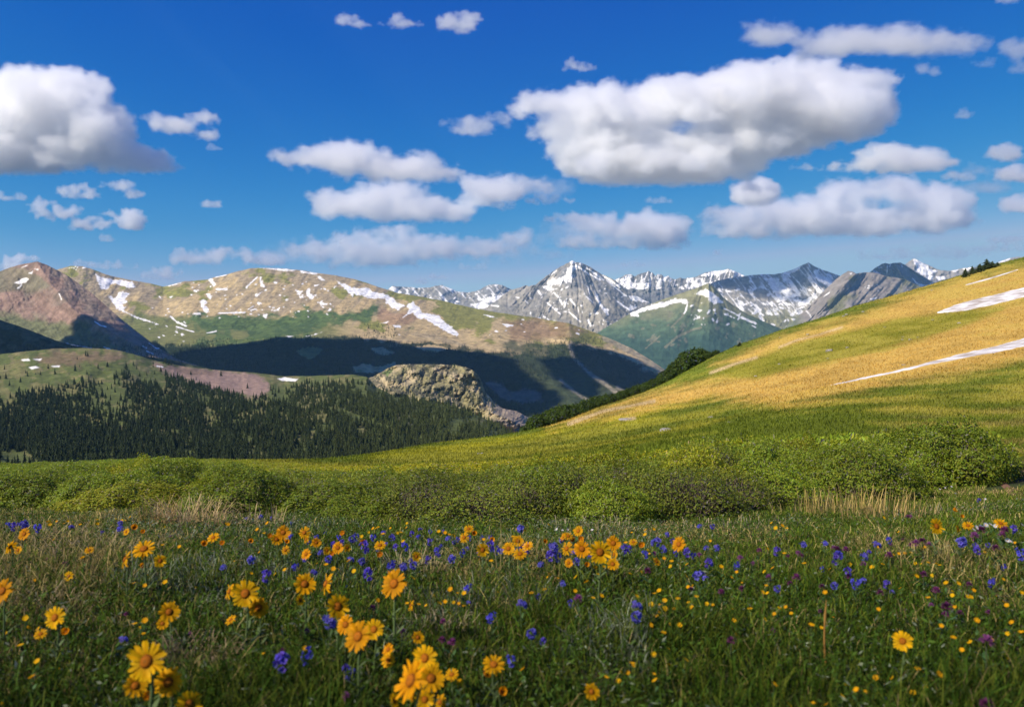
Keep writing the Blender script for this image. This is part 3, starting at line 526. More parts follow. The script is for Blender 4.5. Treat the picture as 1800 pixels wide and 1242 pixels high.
a = (np.arange(nyg-1)[:, None]*nxg+np.arange(nxg-1)[None]).ravel(); GQ = np.stack([a, a+1, a+nxg+1, a+nxg], 1)
link('ground', mesh_np('ground', Pg, quads=GQ, col=hill_colour(Xg, Yg, Zg).reshape(-1, 3)), M_GROUND, kind='structure')
BV['ground'] = BVHTree.FromPolygons(Pg.reshape(-1, 3).tolist(), GQ.tolist())
def on_ground(px, py, h=0.0, y0=.9, y1=260):
    """distance at which the sight line (px,py) passes h above the ground"""
    lo_, hi_ = y0, None; Yt = np.geomspace(y0, y1, 260); r = rays(px, py); z = r[2]*Yt/r[1]; X = r[0]*Yt/r[1]
    g = groundz(X, Yt)+h-z; k = np.argmax(g > 0)
    if g[k] <= 0: return None
    if k == 0: return Yt[0]
    t = -g[k-1]/(g[k]-g[k-1]); return Yt[k-1]*(1-t)+Yt[k]*t
print('terrain', round(time.time()-T0, 1))
ORD = 'first second third fourth fifth sixth seventh eighth ninth tenth eleventh twelfth thirteenth fourteenth fifteenth sixteenth seventeenth eighteenth nineteenth twentieth'.split()
def ordi(n):
    if n < 20: return ORD[n]
    t = {2: 'twenty', 3: 'thirty', 4: 'forty', 5: 'fifty', 6: 'sixty', 7: 'seventy', 8: 'eighty'}[(n+1)//10]; u = (n+1) % 10
    return t+('-'+ORD[u-1] if u else ('ieth' if 0 else '')) if u else t[:-1]+'ieth'
# ------------------------------------------------------------------ snow left on the hillside, trail
def band(name, top, bot, mat, thick=.12, n=150, m=14, col=None, rag=1.2, seed=1):
    """a strip lying on the ground between two outlines"""
    x0, x1 = top[0][0], top[-1][0]; px = np.linspace(x0, x1, n); V = []
    a_ = pl(top, px)+rag*fbm(px*.09, px*0, 4, seed, .6); b_ = pl(bot, px)+rag*fbm(px*.09, px*0+9, 4, seed+1, .6); b_ = np.maximum(b_, a_+.15)
    for j in range(m):
        v = j/(m-1)
        for i in range(n):
            py = a_[i]*(1-v)+b_[i]*v; Y = on_ground(px[i], py, 0, 4) or on_ground(px[i], py+2, 0, 4) or 200
            p = at(px[i], py, Y); e = min(1, 6*min(v, 1-v)); ex = min(1, i/6, (n-1-i)/6)
            p[2] += thick*math.sqrt(max(0, min(e, ex)))-.02; V.append(p)
    a = (np.arange(m-1)[:, None]*n+np.arange(n-1)[None]).ravel()
    me = mesh_np(name, np.array(V), quads=np.stack([a, a+n, a+n+1, a+1], 1), col=None if col is None else np.array(col)*np.ones((n*m, 3)))
    return link(name, me, mat, kind='structure')
band('snow_field', [(1647, 549), (1675, 538), (1700, 529), (1730, 522), (1760, 515), (1800, 505), (1860, 490), (1960, 470)],
     [(1647, 550), (1675, 548), (1700, 545), (1740, 537), (1770, 530), (1800, 522), (1860, 512), (1960, 500)], M_SNOW, .18, seed=301)
band('snow_field', [(1457, 677.5), (1500, 667), (1560, 654.5), (1600, 645), (1640, 634), (1700, 619), (1750, 608), (1800, 594), (1880, 574), (1960, 556)],
     [(1457, 678), (1500, 669.5), (1560, 657.5), (1600, 649), (1640, 639.5), (1700, 628), (1750, 620), (1800, 609), (1880, 594), (1960, 580)], M_SNOW, .05, seed=311)
band('snow_field', [(1697, 500.5), (1720, 494), (1750, 485.5), (1790, 473.5)], [(1697, 501.5), (1720, 496), (1750, 487.5), (1790, 474.5)], M_SNOW, .10, 80, 6, rag=.4, seed=321)
M_PATH = mat_terrain('bare_earth', .12, .8, .4)
band('path', [(1746, 836), (1756, 838), (1775, 852), (1800, 862), (1850, 872), (1950, 880)], [(1746, 838), (1756, 850), (1775, 872), (1800, 888), (1850, 905), (1950, 925)], M_PATH, .03, 60, 10, col=(.21, .12, .075), seed=331)

# ------------------------------------------------------------------ conifers
def conifer(seed, tiers=7, spokes=8, w=.17, lean=0, base=.06):
    r = np.random.default_rng(seed); V = []; T = []; C = []
    for k in range(tiers):
        f = k/(tiers-1); zt = base+(1-base)*(1-(1-f)**1.0*.94)+.0; zt = min(1, base+.12+(1-base-.12)*f+.03); zb = base+(.90-base)*f**1.05
        zt = min(1.0, zb+.22*(1-.35*f)); rad = w*(1-f)**.8*(.85+.3*r.random())+.012
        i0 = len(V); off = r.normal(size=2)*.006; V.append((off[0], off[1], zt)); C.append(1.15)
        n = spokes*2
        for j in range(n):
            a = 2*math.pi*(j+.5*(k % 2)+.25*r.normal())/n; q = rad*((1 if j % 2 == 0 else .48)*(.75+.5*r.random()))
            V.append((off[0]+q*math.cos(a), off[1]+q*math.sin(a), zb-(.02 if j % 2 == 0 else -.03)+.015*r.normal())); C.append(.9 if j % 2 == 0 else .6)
        for j in range(n): T.append((i0, i0+1+j, i0+1+(j+1) % n))
    i0 = len(V)
    for z, q in ((0, .016), (.3, .010)):
        for j in range(4): a = j*math.pi/2; V.append((q*math.cos(a), q*math.sin(a), z)); C.append(-1)
    for j in range(4): b = i0+j; c = i0+(j+1) % 4; T += [(b, c, c+4), (b, c+4, b+4)]
    V = np.array(V); C = np.array(C)
    return V, np.array(T), C
def tree_cols(C, base): return np.where(C[:, None] < 0, np.array((.07, .05, .035)), np.array(base)*np.abs(C[:, None]))
M_TREE = mat_leaf('spruce_needles', None, .0, .3, .8, .1)
M_TREE2 = mat_leaf('fir_forest', None, .0, .0, .85, .05)
def in_any(px, py, L, grow=0):
    m = np.zeros(px.shape, bool)
    for p in L: m |= sdist(px, py, p) > -grow
    return m
def joined(name, pts, hs, protos, cols, mat, seed=0, jitter=.5):
    r = np.random.default_rng(seed); Vs = []; Ts = []; Cs = []; n = 0
    pick = r.integers(0, len(protos), len(pts))
    for q, (V, T, C) in enumerate(protos):
        idx = np.where(pick == q)[0]
        if not len(idx): continue
        th = r.random(len(idx))*6.28; c, s = np.cos(th), np.sin(th); h = hs[idx]; w = h*(.8+.45*r.random(len(idx)))
        X = (V[None, :, 0]*c[:, None]-V[None, :, 1]*s[:, None])*w[:, None]+pts[idx, 0:1]
        Y = (V[None, :, 0]*s[:, None]+V[None, :, 1]*c[:, None])*w[:, None]+pts[idx, 1:2]
        Z = V[None, :, 2]*h[:, None]+pts[idx, 2:3]
        Vs.append(np.stack([X, Y, Z], -1).reshape(-1, 3)); Ts.append((T[None]+(np.arange(len(idx))*len(V))[:, None, None]+n).reshape(-1, 3)); n += len(idx)*len(V)
        b = cols[idx]*(1.25+jitter*(r.random(len(idx))-.5)*2)[:, None]
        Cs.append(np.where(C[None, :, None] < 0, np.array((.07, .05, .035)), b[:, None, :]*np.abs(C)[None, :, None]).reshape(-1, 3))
    me = mesh_np(name, np.concatenate(Vs), tris=np.concatenate(Ts), smooth=False, col=np.concatenate(Cs))
    return link(name, me, mat, kind='stuff')
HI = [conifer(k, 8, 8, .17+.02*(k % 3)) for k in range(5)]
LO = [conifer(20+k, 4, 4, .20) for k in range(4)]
rg = np.random.default_rng(5)
# wooded hill: closed forest with clearings, looser at the left
N = 34000; px = rg.uniform(-150, 900, N); py = rg.uniform(618, 830, N)
dens = np.where(px < 280, .30+.0*px, .95)
cl = fbm(px*.02, py*.035, 4, 401)
dens = np.where(px < 290, np.clip((.12+1.8*cl+1.15*sstep(655, 725, py)), .02, .97), dens)
dens = np.where(in_any(px, py, [CLEAR[3], CLEAR[6]]), dens*.30, dens); dens = np.where(in_any(px, py, CLEAR[:3]+CLEAR[4:6]), .012, dens); dens = np.where(in_any(px, py, CLEAR[4:5]), .0, dens)
top = pl([(-200, 640), (60, 650), (200, 640), (270, 640), (330, 660), (480, 690), (520, 672), (600, 672), (660, 680), (700, 700), (800, 715), (900, 760)], px)
dens = dens*sstep(-14, 8, py-top+20*cl)*(1-.85*sstep(.22, .34, fbm(px*.03, py*.07, 3, 402))*(px > 280))
keep = rg.random(N) < dens; px, py = px[keep], py[keep]
P_ = []; 
for x, y in zip(px, py):
    h = hit('forest', x, y); P_.append((np.nan,)*3 if h is None else h)
P_ = np.array(P_); ok = ~np.isnan(P_[:, 0]); P_ = P_[ok]; px = px[ok]; py = py[ok]
# thin by physical spacing (about five metres)
o_ = rg.permutation(len(P_)); grid = {}; keep = []
for i in o_:
    g = (int(P_[i, 0]//5), int(P_[i, 1]//5))
    if g in grid: continue
    grid[g] = 1; keep.append(i)
keep = np.array(keep); P_ = P_[keep]; px = px[keep]; py = py[keep]
hs = 10.0*np.exp(.30*rg.normal(size=len(P_))).clip(.45, 1.75)
size = hs/P_[:, 1]; vis = (px > 5) & (px < 860) & (py < pl([(0, 815), (560, 806), (640, 795), (890, 758)], px)) & (py > 650)
cand = np.where(vis)[0]; cand = cand[np.argsort(-size[cand])]
solo = cand[:270]; rest = np.setdiff1d(np.arange(len(P_)), solo)
cols = np.array((.034, .046, .018))*np.ones((len(P_), 1)); wsun = sstep(300, 800, px)[:, None]; cols = cols*(1-wsun)+np.array((.056, .068, .020))*wsun  # olive right, darker left: sunlit and cloud-shaded tone put into tree colour
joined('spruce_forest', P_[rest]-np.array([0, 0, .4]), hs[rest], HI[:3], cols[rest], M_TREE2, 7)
print('forest', len(P_), round(time.time()-T0, 1))
solo_me = [mesh_np('spruce_tree', V, tris=T, smooth=False, col=tree_cols(C, (.036, .050, .020))) for V, T, C in HI]
for m_ in solo_me: m_.materials.append(M_TREE)
def spruce(p, h, wd, label, group, k):
    o = link('spruce_tree', solo_me[k % len(solo_me)]); o.location = (float(p[0]), float(p[1]), float(p[2])-.4); o.scale = (h*wd, h*wd, h); o.rotation_euler = (0, 0, k*2.1)
    tag(o, label, 'tree', group); return o
for n_, i in enumerate(solo):
    z = 0 if px[i] < 190 else 1 if px[i] < 420 else 2 if px[i] < 640 else 3
    spruce(P_[i], hs[i], rg.uniform(.85, 1.25), ['dark spruce standing among grassy gaps at the thin left end of the wooded hill', 'dark spruce in the front rows of the wooded hill, above the highest hump of willows',
        'dark green spruce packed in the front rows of closed forest, centre of the wooded hill', 'olive green spruce at the right tip of the closed forest beside the hillside'][z],
        ['spruces at the thin left end of the hill', 'spruces above the willow hump', 'spruces in the closed forest', 'spruces at the right tip of the forest'][z], n_)
for k, (x, y, h) in enumerate([(14, 812, 9), (22, 813, 6), (8, 746, 12), (45, 690, 9)]):
    p = hit('forest', x, y)
    if p is not None: spruce(p, h, 1.1, ['small dark spruce alone on the green patch at the left edge above the willows', 'tiny spruce just right of the lone one on the green patch', 'tall dark spruce at the very left edge halfway up the wooded hill', 'dark spruce in the upper left pasture below the snow spots'][k], None, k)
# far side of the valley
N = 16000; x = rg.uniform(270, 1180, N); y = rg.uniform(590, 745, N)
edge = pl([(-300, 600), (300, 604), (400, 606), (440, 600), (500, 592), (620, 590), (680, 600), (760, 604), (850, 614), (960, 622), (985, 602), (1060, 612), (1120, 640), (1200, 680)], x)
hole = in_any(x, y, [[(520, 618), (530, 611), (552, 609), (568, 614), (558, 624), (545, 633), (535, 628)], [(652, 611), (672, 610), (692, 620), (680, 624), (660, 621)], [(730, 610), (760, 605), (792, 612), (770, 619), (745, 617)], [(620, 645), (640, 638), (665, 645), (695, 636), (700, 652), (625, 656)], [(850, 670), (880, 675), (900, 690), (925, 682), (950, 690), (955, 705), (920, 708), (880, 700)]])
n2 = fbm(x*.07, y*.12, 4, 106)
k_ = (y-edge+8*n2 > 0) & ~hole & ~((x > 960) & (y-edge > 45+20*n2))
x1 = np.concatenate([x[k_], rg.normal(362, 9, 90), rg.uniform(313, 345, 60), rg.uniform(640, 700, 130), rg.uniform(985, 1060, 120), rg.uniform(920, 1000, 120), rg.uniform(330, 640, 120)])
y1 = np.concatenate([y[k_], rg.normal(607, 5, 90), rg.uniform(612, 620, 60), 572+rg.uniform(-2, 22, 130), rg.uniform(592, 606, 120), rg.uniform(600, 625, 120), rg.uniform(596, 612, 120)])
Q = [hit('massif', a, b) for a, b in zip(x1, y1)]; Q = np.array([q for q in Q if q is not None])
joined('conifer_forest', Q, rg.uniform(9, 17, len(Q)), LO, np.array((.026, .038, .018))*np.ones((len(Q), 1)), M_TREE2, 8)
# on and around the knob
x = rg.uniform(660, 900, 1500); y = rg.uniform(640, 730, 1500); k_ = (fbm(x*.05, y*.05, 3, 411)+.25*sstep(660, 690, y)*sstep(800, 720, x) > .02); Q = [hit('knob', a, b) for a, b in zip(x[k_], y[k_])]; Q = np.array([q for q in Q if q is not None])
joined('knob_forest', Q, rg.uniform(6, 13, len(Q)), LO, np.array((.040, .052, .026))*np.ones((len(Q), 1)), M_TREE2, 9)
x = rg.uniform(-80, 330, 900); y = rg.uniform(606, 640, 900); k_ = fbm(x*.03, y*.08, 3, 412)+.4*sstep(180, 260, x) > .05
Q = [hit('red', a, b) for a, b in zip(x[k_], y[k_])]+[hit('spur', a, b) for a, b in zip(x[k_], y[k_])]; Q = np.array([q for q in Q if q is not None])
joined('valley_forest', Q, rg.uniform(8, 14, len(Q)), LO, np.array((.022, .034, .018))*np.ones((len(Q), 1)), M_TREE2, 10)
# stunted spruces on the skyline of the hillside
for k, (x, y, hp, wd, lb) in enumerate([(1697, 486, 18, 1.3, 'leftmost spruce of the dark clump on the hillside skyline'), (1709, 481, 17, 1.2, 'pointed spruce second from the left in the skyline clump'), (1722, 477, 17, 1.9, 'bushy spruce in the middle of the skyline clump'),
        (1734, 472, 21, 1.6, 'tallest spruce of the skyline clump'), (1744, 470, 14, 2.0, 'wide low spruce right of the tallest one on the skyline'), (1753, 467, 9, 2.2, 'lowest spruce at the right end of the skyline clump'), (1300, 607, 9, 1.6, 'lone small conifer on the skyline where the hillside meets the green mountain')]):
    Y = on_ground(x, y+1, 0, 5) or on_ground(x, y+5, 0, 5)
    if Y: p = at(x, y, Y); p[2] = float(groundz(p[0], Y)); o = spruce(p, hp*.95*Y/F, wd*2.5, lb, None, k+3); o.location.z = p[2]-.1

# ------------------------------------------------------------------ shrubs
def leaf_cloud(n, rr, seed, ls=.06, flat=.72, lump=.16, inner=.75, wrap=.25):
    r = np.random.default_rng(seed)
    d = r.normal(size=(n, 3)); d[:, 2] = np.abs(d[:, 2])-wrap; d /= np.linalg.norm(d, axis=1)[:, None]
    az = np.arctan2(d[:, 1], d[:, 0]); rad = 1+lump*fbm(az*1.3+4, d[:, 2]*2.2+seed, 3, seed)*2+lump*.8*fbm(d[:, 0]*4+seed, d[:, 1]*4+d[:, 2]*3, 3, seed+5)
    q = inner+(1-inner)*r.random(n)**.5; q *= rad*np.where(r.random(n) < .06, 1+.14*r.random(n), 1)
    c = d*q[:, None]*np.array([1, 1, flat])+np.array([0, 0, .18])
    c[:, 2] = np.maximum(c[:, 2], .05*r.random(n))
    ok = (c[:, 2] > .42) | (r.random(n) < .18+.9*np.clip(c[:, 2], 0, 1)) ; c = c[ok]; d = d[ok]; n = len(c)
    nn = d+.75*r.normal(size=(n, 3)); nn[:, 2] += .35; nn /= np.linalg.norm(nn, axis=1)[:, None]
    t = np.cross(nn, r.normal(size=(n, 3))); t /= np.linalg.norm(t, axis=1)[:, None]; b = np.cross(nn, t)
    s = ls*(.6+.8*r.random(n))[:, None]
    V = np.stack([c-t*s, c+b*s*.42+nn*s*.08, c+t*s, c-b*s*.42+nn*s*.08], 1).reshape(-1, 3)
    Qd = np.arange(n*4).reshape(-1, 4)
    k = (.75+.5*r.random(n)); hue = r.random(n)
    C = np.stack([(.175+.10*hue)*k, .285*k, (.020-.004*hue)*k], 1); C = np.where((r.random(n) < .05)[:, None], np.array((.24, .23, .16)), C)
    return V, Qd, np.repeat(C, 4, 0)
def stems(n, seed, h=.7, spread=.8, w=.012, col=(.16, .125, .10)):
    r = np.random.default_rng(seed); V = []; Qd = []; C = []
    for k in range(n):
        a = r.random()*6.28; b = spread*(.15+.75*r.random()); r0 = .38*r.random(); p0 = np.array([math.cos(a)*r0, math.sin(a)*r0, 0]); p2 = np.array([math.cos(a+.4*r.normal())*b, math.sin(a+.4*r.normal())*b, h*(.7+.5*r.random())*(1.25-.5*b)])
        p1 = (p0+p2)/2+np.array([r.normal()*.05, r.normal()*.05, -.04]); sd = np.cross(p2-p0, r.normal(size=3)); sd /= np.linalg.norm(sd); s2 = np.cross(p2-p0, sd); s2 /= np.linalg.norm(s2)
        i = len(V); cc = np.array(col)*(.7+.8*r.random())
        for p, ww in ((p0, w), (p1, w*.7), (p2, w*.35)):
            for q in range(3): an = q*2.094; V.append(p+(sd*math.cos(an)+s2*math.sin(an))*ww); C.append(cc)
        for j in (0, 3):
            for q in range(3): Qd.append((i+j+q, i+j+(q+1) % 3, i+j+3+(q+1) % 3, i+j+3+q))
    return np.array(V), np.array(Qd), np.array(C)
M_WIL = mat_leaf('willow_leaves', None, .35, .22, .55, .3); M_BARK = mat_leaf('willow_twigs', None, 0, .2, .85, .15)
M_DARK = mat_leaf('dark_leaves', None, .25, .2, .6, .2)
def shrub_proto(seed, nleaf, ls, nst, dark=False, flat=.72, tint=1.0):
    V, Q_, C = leaf_cloud(nleaf, 1, seed, ls, flat)
    if dark: C = C*np.array([.24, .31, .70])
    root = bpy.data.objects.new('willow_shrub' if not dark else 'ridge_shrub', None); COL.objects.link(root)
    a = link('foliage', mesh_np('foliage', V, quads=Q_, smooth=False, col=C*tint), M_DARK if dark else M_WIL, root)
    V, Q_, C = stems(nst, seed+50, .62, .85, .010)
    b = link('stems', mesh_np('stems', V, quads=Q_, col=C), M_BARK, root)
    return root, [a, b]
WP = [shrub_proto(500+k, 24000, .024, 150, tint=t) for k, t in enumerate((1.0, np.array([1.35, 1.12, .9]), .85))]+[shrub_proto(503, 10000, .023, 460, tint=np.array([.9, .85, 1.1])), shrub_proto(504, 22000, .023, 200)]
sh = np.random.default_rng(77); used = set()
def place(proto, P, r, hgt, rz, label, cat, group=None):
    key = id(proto[0])
    if key not in used: used.add(key); o = proto[0]
    else: o = copy_tree(proto[0], proto[1])
    o.location = [float(v) for v in P]; o.scale = (r, r, hgt); o.rotation_euler = (0, 0, rz); tag(o, label, cat, group); return o
front = [(-400, 5.4), (0, 5.6), (300, 5.7), (420, 5.5), (600, 5.4), (900, 5.3), (1180, 5.4), (1260, 6.0), (1330, 7.6), (1420, 8.6), (1740, 9.6)]
def bush_h(px, Y):
    h = pl([(-400, .28), (0, .29), (300, .37), (500, .31), (800, .36), (950, .45), (1200, .50), (1500, .52), (1740, .58)], px)
    return h*pl([(5, .72), (7, .95), (10, 1.05), (20, 1.1), (60, .9)], Y)
back = [(-400, 46), (0, 46), (300, 46), (500, 46), (620, 42), (800, 36), (950, 26), (1100, 19), (1300, 17), (1500, 16), (1700, 14), (1740, 11)]
cands = []
Y = 5.2
while Y < 47:
    rad = .30+.014*Y if Y < 20 else .58+.010*(Y-20); step = rad*1.02
    t0 = (-330-900)/F
    X = t0*Y+sh.random()*step
    while X < .66*Y:
        x_ = 900+F*X/Y
        if pl(front, x_) < Y+.25*sh.normal()*.4 and Y < pl(back, x_) and x_ < 1722-max(0, (9.5-Y))*20:
            cands.append((X+sh.normal()*step*.18, Y+sh.normal()*step*.15, rad*(.8+.45*sh.random())))
        X += step*(.85+.3*sh.random())
    Y += step*.8
cands = [c for c in cands]; print('willows', len(cands))
V_ = []; Q2 = []; C_ = []; nv = 0; LOW = [leaf_cloud(1500, 1, 600+k, .06, .72) for k in range(6)]
nsolo = 0; FR = []
for (X, Y, r_) in cands:
    x_ = 900+F*X/Y; h_ = bush_h(x_, Y)*(.76+.42*sh.random()**1.5)/.86
    z = float(groundz(X, Y))-.03
    fr = Y < 7.2+(2.5 if x_ > 1300 else 0)
    if nsolo < 270 and x_ > -60 and x_ < 1760:
        nsolo += 1
        lb0 = None; zone = 0 if x_ < 520 else 1 if x_ < 1000 else 2 if x_ < 1400 else 3; fr = Y < 7.2+(2.5 if x_ > 1300 else 0)
        lb = ['leafy green willow shrub %s the tan grass tufts at the left', 'low willow shrub with grey bare twigs %s the middle of the flower meadow', 'olive green willow shrub %s the bare grassy strip right of centre', 'tall rounded willow shrub %s the dry grass at the right'][zone] % ('directly behind' if fr else 'farther back beyond')
        wo = place(WP[3 if (fr and 480 < x_ < 1330 and nsolo % 5 < 3) or (nsolo % 9 == 0) else (0, 1, 2, 4)[nsolo % 4]], (X, Y, z), r_, h_, sh.random()*6.28, lb, 'shrub', ['willow thicket left', 'willow thicket centre', 'willow thicket right of centre', 'willow thicket at the right'][zone]+(' front row' if fr else ' rear'))
        if fr: FR.append((x_, zone, wo))
    else:
        V, Q_, C = LOW[int(sh.integers(6))]; a = sh.random()*6.28; c_, s_ = math.cos(a), math.sin(a)
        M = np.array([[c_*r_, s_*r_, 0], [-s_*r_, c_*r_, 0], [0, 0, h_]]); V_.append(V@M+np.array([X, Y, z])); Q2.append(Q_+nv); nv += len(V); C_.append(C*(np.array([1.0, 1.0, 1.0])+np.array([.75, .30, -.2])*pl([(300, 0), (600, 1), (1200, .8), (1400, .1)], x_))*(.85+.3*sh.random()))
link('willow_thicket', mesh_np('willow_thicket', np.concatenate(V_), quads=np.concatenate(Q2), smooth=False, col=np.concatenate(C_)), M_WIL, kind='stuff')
for z_ in range(4):
    for n_, (x_, _, wo) in enumerate(sorted([f for f in FR if f[1] == z_], key=lambda f: f[0])):
        wo['label'] = ['leafy green willow, %s from left in the front row behind the straw tufts', 'low willow with grey twigs, %s from left in the front row at the centre', 'olive willow, %s from left in the front row right of centre', 'tall rounded willow, %s from left in the front row behind the golden tuft'][z_] % ordi(n_)
# the big bushes that close the thicket at the right
for x_, y_, r_, h_, lb in [(1512, 886, .62, .66, 'dense round willow bush standing forward on its own above the dry grass tuft'), (1420, 876, .5, .55, 'low willow bush tucked left of the dense round one'), (1600, 868, .55, .72, 'willow bush between the dense round one and the tall corner bush'),
        (1655, 864, .75, .95, 'tall dark willow bush at the right corner of the thicket'), (1705, 852, .55, .72, 'last willow bush at the right end of the thicket beside the trail'), (1350, 893, .5, .5, 'small willow bush at the notch where the meadow grass reaches into the thicket')]:
    Y = on_ground(x_, y_, 0, 3, 30); p = at(x_, y_, Y+r_*.8); p[2] = float(groundz(p[0], p[1]))-.03
    place(WP[int(x_) % 5], p, r_*.9, h_*.70/.86, x_, lb, 'bush')
# dark shrubs along the skyline of the hillside
DP = [shrub_proto(700+k, 2600, .085, 20, True, .8) for k in range(4)]
x = 925.0; k = 0
while x < 1262:
    yc = pl(CREST, x); dens = pl([(925, 1), (1010, 1), (1060, .9), (1130, .9), (1160, .8), (1200, 1), (1262, .5)], x)
    for row in range(3):
        if sh.random() > dens: continue
        xx = x+sh.normal()*3; hp = pl([(925, 10), (945, 24), (980, 27), (1030, 20), (1100, 14), (1160, 15), (1180, 22), (1215, 30), (1240, 20), (1262, 8)], xx)*(.6+.45*sh.random())
        yy = pl(CREST, xx); Yc = float(np.interp(xx, _gf, gYf[8])); Y = Yc*(1.0+.05*row)+sh.normal()*1.5
        p = at(xx, yy, Y); p[2] = float(groundz(p[0], Y))-.1; s_ = hp*Y/F
        place(DP[k % 4], p, s_*(.65+.3*sh.random()), s_/.9, sh.random()*6.28, 'dark shrub in the hedge-like row along the %s skyline of the hillside' % ('lower' if xx < 1060 else 'middle' if xx < 1160 else 'upper'), 'shrub', 'dark shrubs on the skyline, %s part' % ('lower' if xx < 1060 else 'middle' if xx < 1160 else 'upper')); k += 1
    x += 4.6
print('shrubs', k, round(time.time()-T0, 1))

# ------------------------------------------------------------------ boulders
M_ROCK = mat_terrain('pale_granite', .4, .8, .3)
def rock(seed, flat=.5):
    bm = bmesh.new(); bmesh.ops.create_icosphere(bm, subdivisions=3, radius=1); V = np.array([v.co[:] for v in bm.verts]); T = np.array([[v.index for v in f.verts] for f in bm.faces]); bm.free()
    n = fbm(V[:, 0]*1.3+seed, V[:, 1]*1.3+V[:, 2]*1.7, 4, seed); V = V*(1+.45*n)[:, None]; V = np.sign(V)*np.abs(V)**.85; V[:, 2] *= flat
    return mesh_np('boulder', V, tris=T, smooth=False, col=np.ones((len(V), 3))*np.array((.36, .33, .29)))
RK = [rock(k, f) for k, f in ((1, .5), (2, .35), (3, .7), (4, .25))]
for m_ in RK: m_.materials.append(M_ROCK)
BL = [(1458, 617, 12, 2, 'largest grey boulder in the middle of the hillside'), (1170, 756, 26, 3, 'flat pale rock slab on the yellow green slope, left of the willow tops'), (1100, 738, 24, 3, 'pale flat stone at the edge of the golden slope'), (1250, 733, 11, 1, 'small white stone right of the pale slab'), (1283, 742, 9, 1, 'small tan stone just above the willow tops'),
      (845, 797, 12, 3, 'white stone at the foot of the green slope, left of centre'), (1488, 553, 7, 0, 'small boulder in a pair near the top of the hillside, right one'), (1483, 556, 5, 2, 'small boulder in a pair near the top of the hillside, left one'), (1517, 548, 6, 0, 'small pale stone on the upper slope below the skyline'), (1589, 641, 8, 3, 'grey stone low on the golden slope between the snow strips'), (1490, 611, 7, 0, 'pale stone right of the largest grey boulder'),
      (1600, 597, 7, 0, 'left stone of the scatter below the wide snow field'), (1586, 597, 5, 2, 'pale stone at the left end of the scatter below the wide snow field'), (1613, 593, 4, 0, 'tiny stone among the scatter below the wide snow field'), (1587, 592, 5, 1, 'upper stone of the scatter below the wide snow field'), (1640, 562, 6, 1, 'white stone just below the tip of the wide snow field'), (1686, 568, 7, 0, 'grey stone under the wide snow field'), (1639, 510, 6, 1, 'pale stone above the wide snow field'), (1516, 548, 4, 1, 'pebble-like stone next to the pale one on the upper slope'),
      (1665, 552, 4, 1, 'little stone by the tip of the wide snow field'), (1330, 661, 10, 3, 'flat tan stone on the lower golden slope'), (1370, 640, 6, 0, 'small stone on the golden slope left of the thin snow strip'), (1420, 588, 6, 0, 'small pale stone on the upper left slope'), (1555, 575, 5, 1, 'small pale stone on the green band'), (1455, 630, 5, 0, 'small stone below the largest grey boulder'), (1370, 593, 5, 1, 'small stone beside the tan strip on the upper slope')]
for k, (x_, y_, w_, q, lb) in enumerate(BL):
    Y = on_ground(x_, y_, 0, 9)
    if not Y: continue
    p = at(x_, y_, Y); s_ = w_/2*Y/F; o = link('boulder', RK[q]); o.location = (p[0], p[1], p[2]+s_*.05); o.scale = (s_, s_*.8, s_*.8); o.rotation_euler = (0, 0, k*1.3); tag(o, lb, 'boulder' if w_ > 9 else 'stone')

# ------------------------------------------------------------------ grass
def blades(X, Y, Z, H, Wd, lean, col, rng, flop=.5):
    n = len(X); a = rng.random(n)*6.28; ca, sa = np.cos(a), np.sin(a); b = rng.random(n)*6.28
    w = np.stack([ca, sa, 0*ca], 1)*Wd[:, None]; d = np.stack([np.cos(b), np.sin(b), 0*b], 1)*(lean*H)[:, None]; p = np.stack([X, Y, Z-.004], 1)
    up = np.array([0, 0, 1.])
    p1 = p+d*.22+up*(H*.55)[:, None]; p2 = p+d*.62+up*(H*(.88-.1*flop*lean))[:, None]; p3 = p+d+up*(H*(1-.45*flop*lean))[:, None]
    V = np.stack([p-w*.5, p+w*.5, p1-w*.42, p1+w*.42, p2-w*.28, p2+w*.28, p3], 1).reshape(-1, 3)
    i = np.arange(n)*7; Q_ = np.concatenate([np.stack([i, i+1, i+3, i+2], 1), np.stack([i+2, i+3, i+5, i+4], 1)]); T = np.stack([i+4, i+5, i+6], 1)
    return V, Q_, T, np.repeat(col, 7, 0)
M_GRASS = mat_leaf('grass_blades', None, .30, .0, .6, .08)
gr = np.random.default_rng(9)
def grass_colour(px, Y, X, r):
    n = len(px); k = .45+1.15*r.random((n, 1))**1.5
    green = np.array((.066, .135, .010)); olive = np.array((.145, .180, .018)); tan = np.array((.44, .34, .13)); silver = np.array((.27, .30, .20))
    m = fbm(X*1.1, Y*1.1, 4, 213); m2 = fbm(X*2.5+5, Y*2.5, 3, 214)
    pt = np.clip(.04+.42*sstep(.15, .45, m)+.08*sstep(3, 4.6, Y)+.14*sstep(700, 100, px)*sstep(1.5, 2.6, Y), 0, .55)
    pt = np.where(Y < 1.9, pt*.55, pt); u = r.random(n); v = r.random(n)
    c = np.where((u < pt)[:, None], tan, np.where((v < .42+.2*sstep(2, 4, Y))[:, None], olive, green))
    c = np.where(((r.random(n) < .30*sstep(-.1, .2, m2)) & (px > 180) & (px < 1150) & (Y > 2))[:, None], silver, c)
    return c*k*pl([(1.2, .42), (2.0, .62), (3.2, .95), (5, 1.15)], Y)[:, None]  # near blades darkened: deep green turf plus lens vignette put into the colour
N = 470000; Y = .75+7.6*gr.random(N)**1.15; X = gr.uniform(-1, 1, N)*(.70*Y+1.7); t = X/Y; pxg = 900+F*t
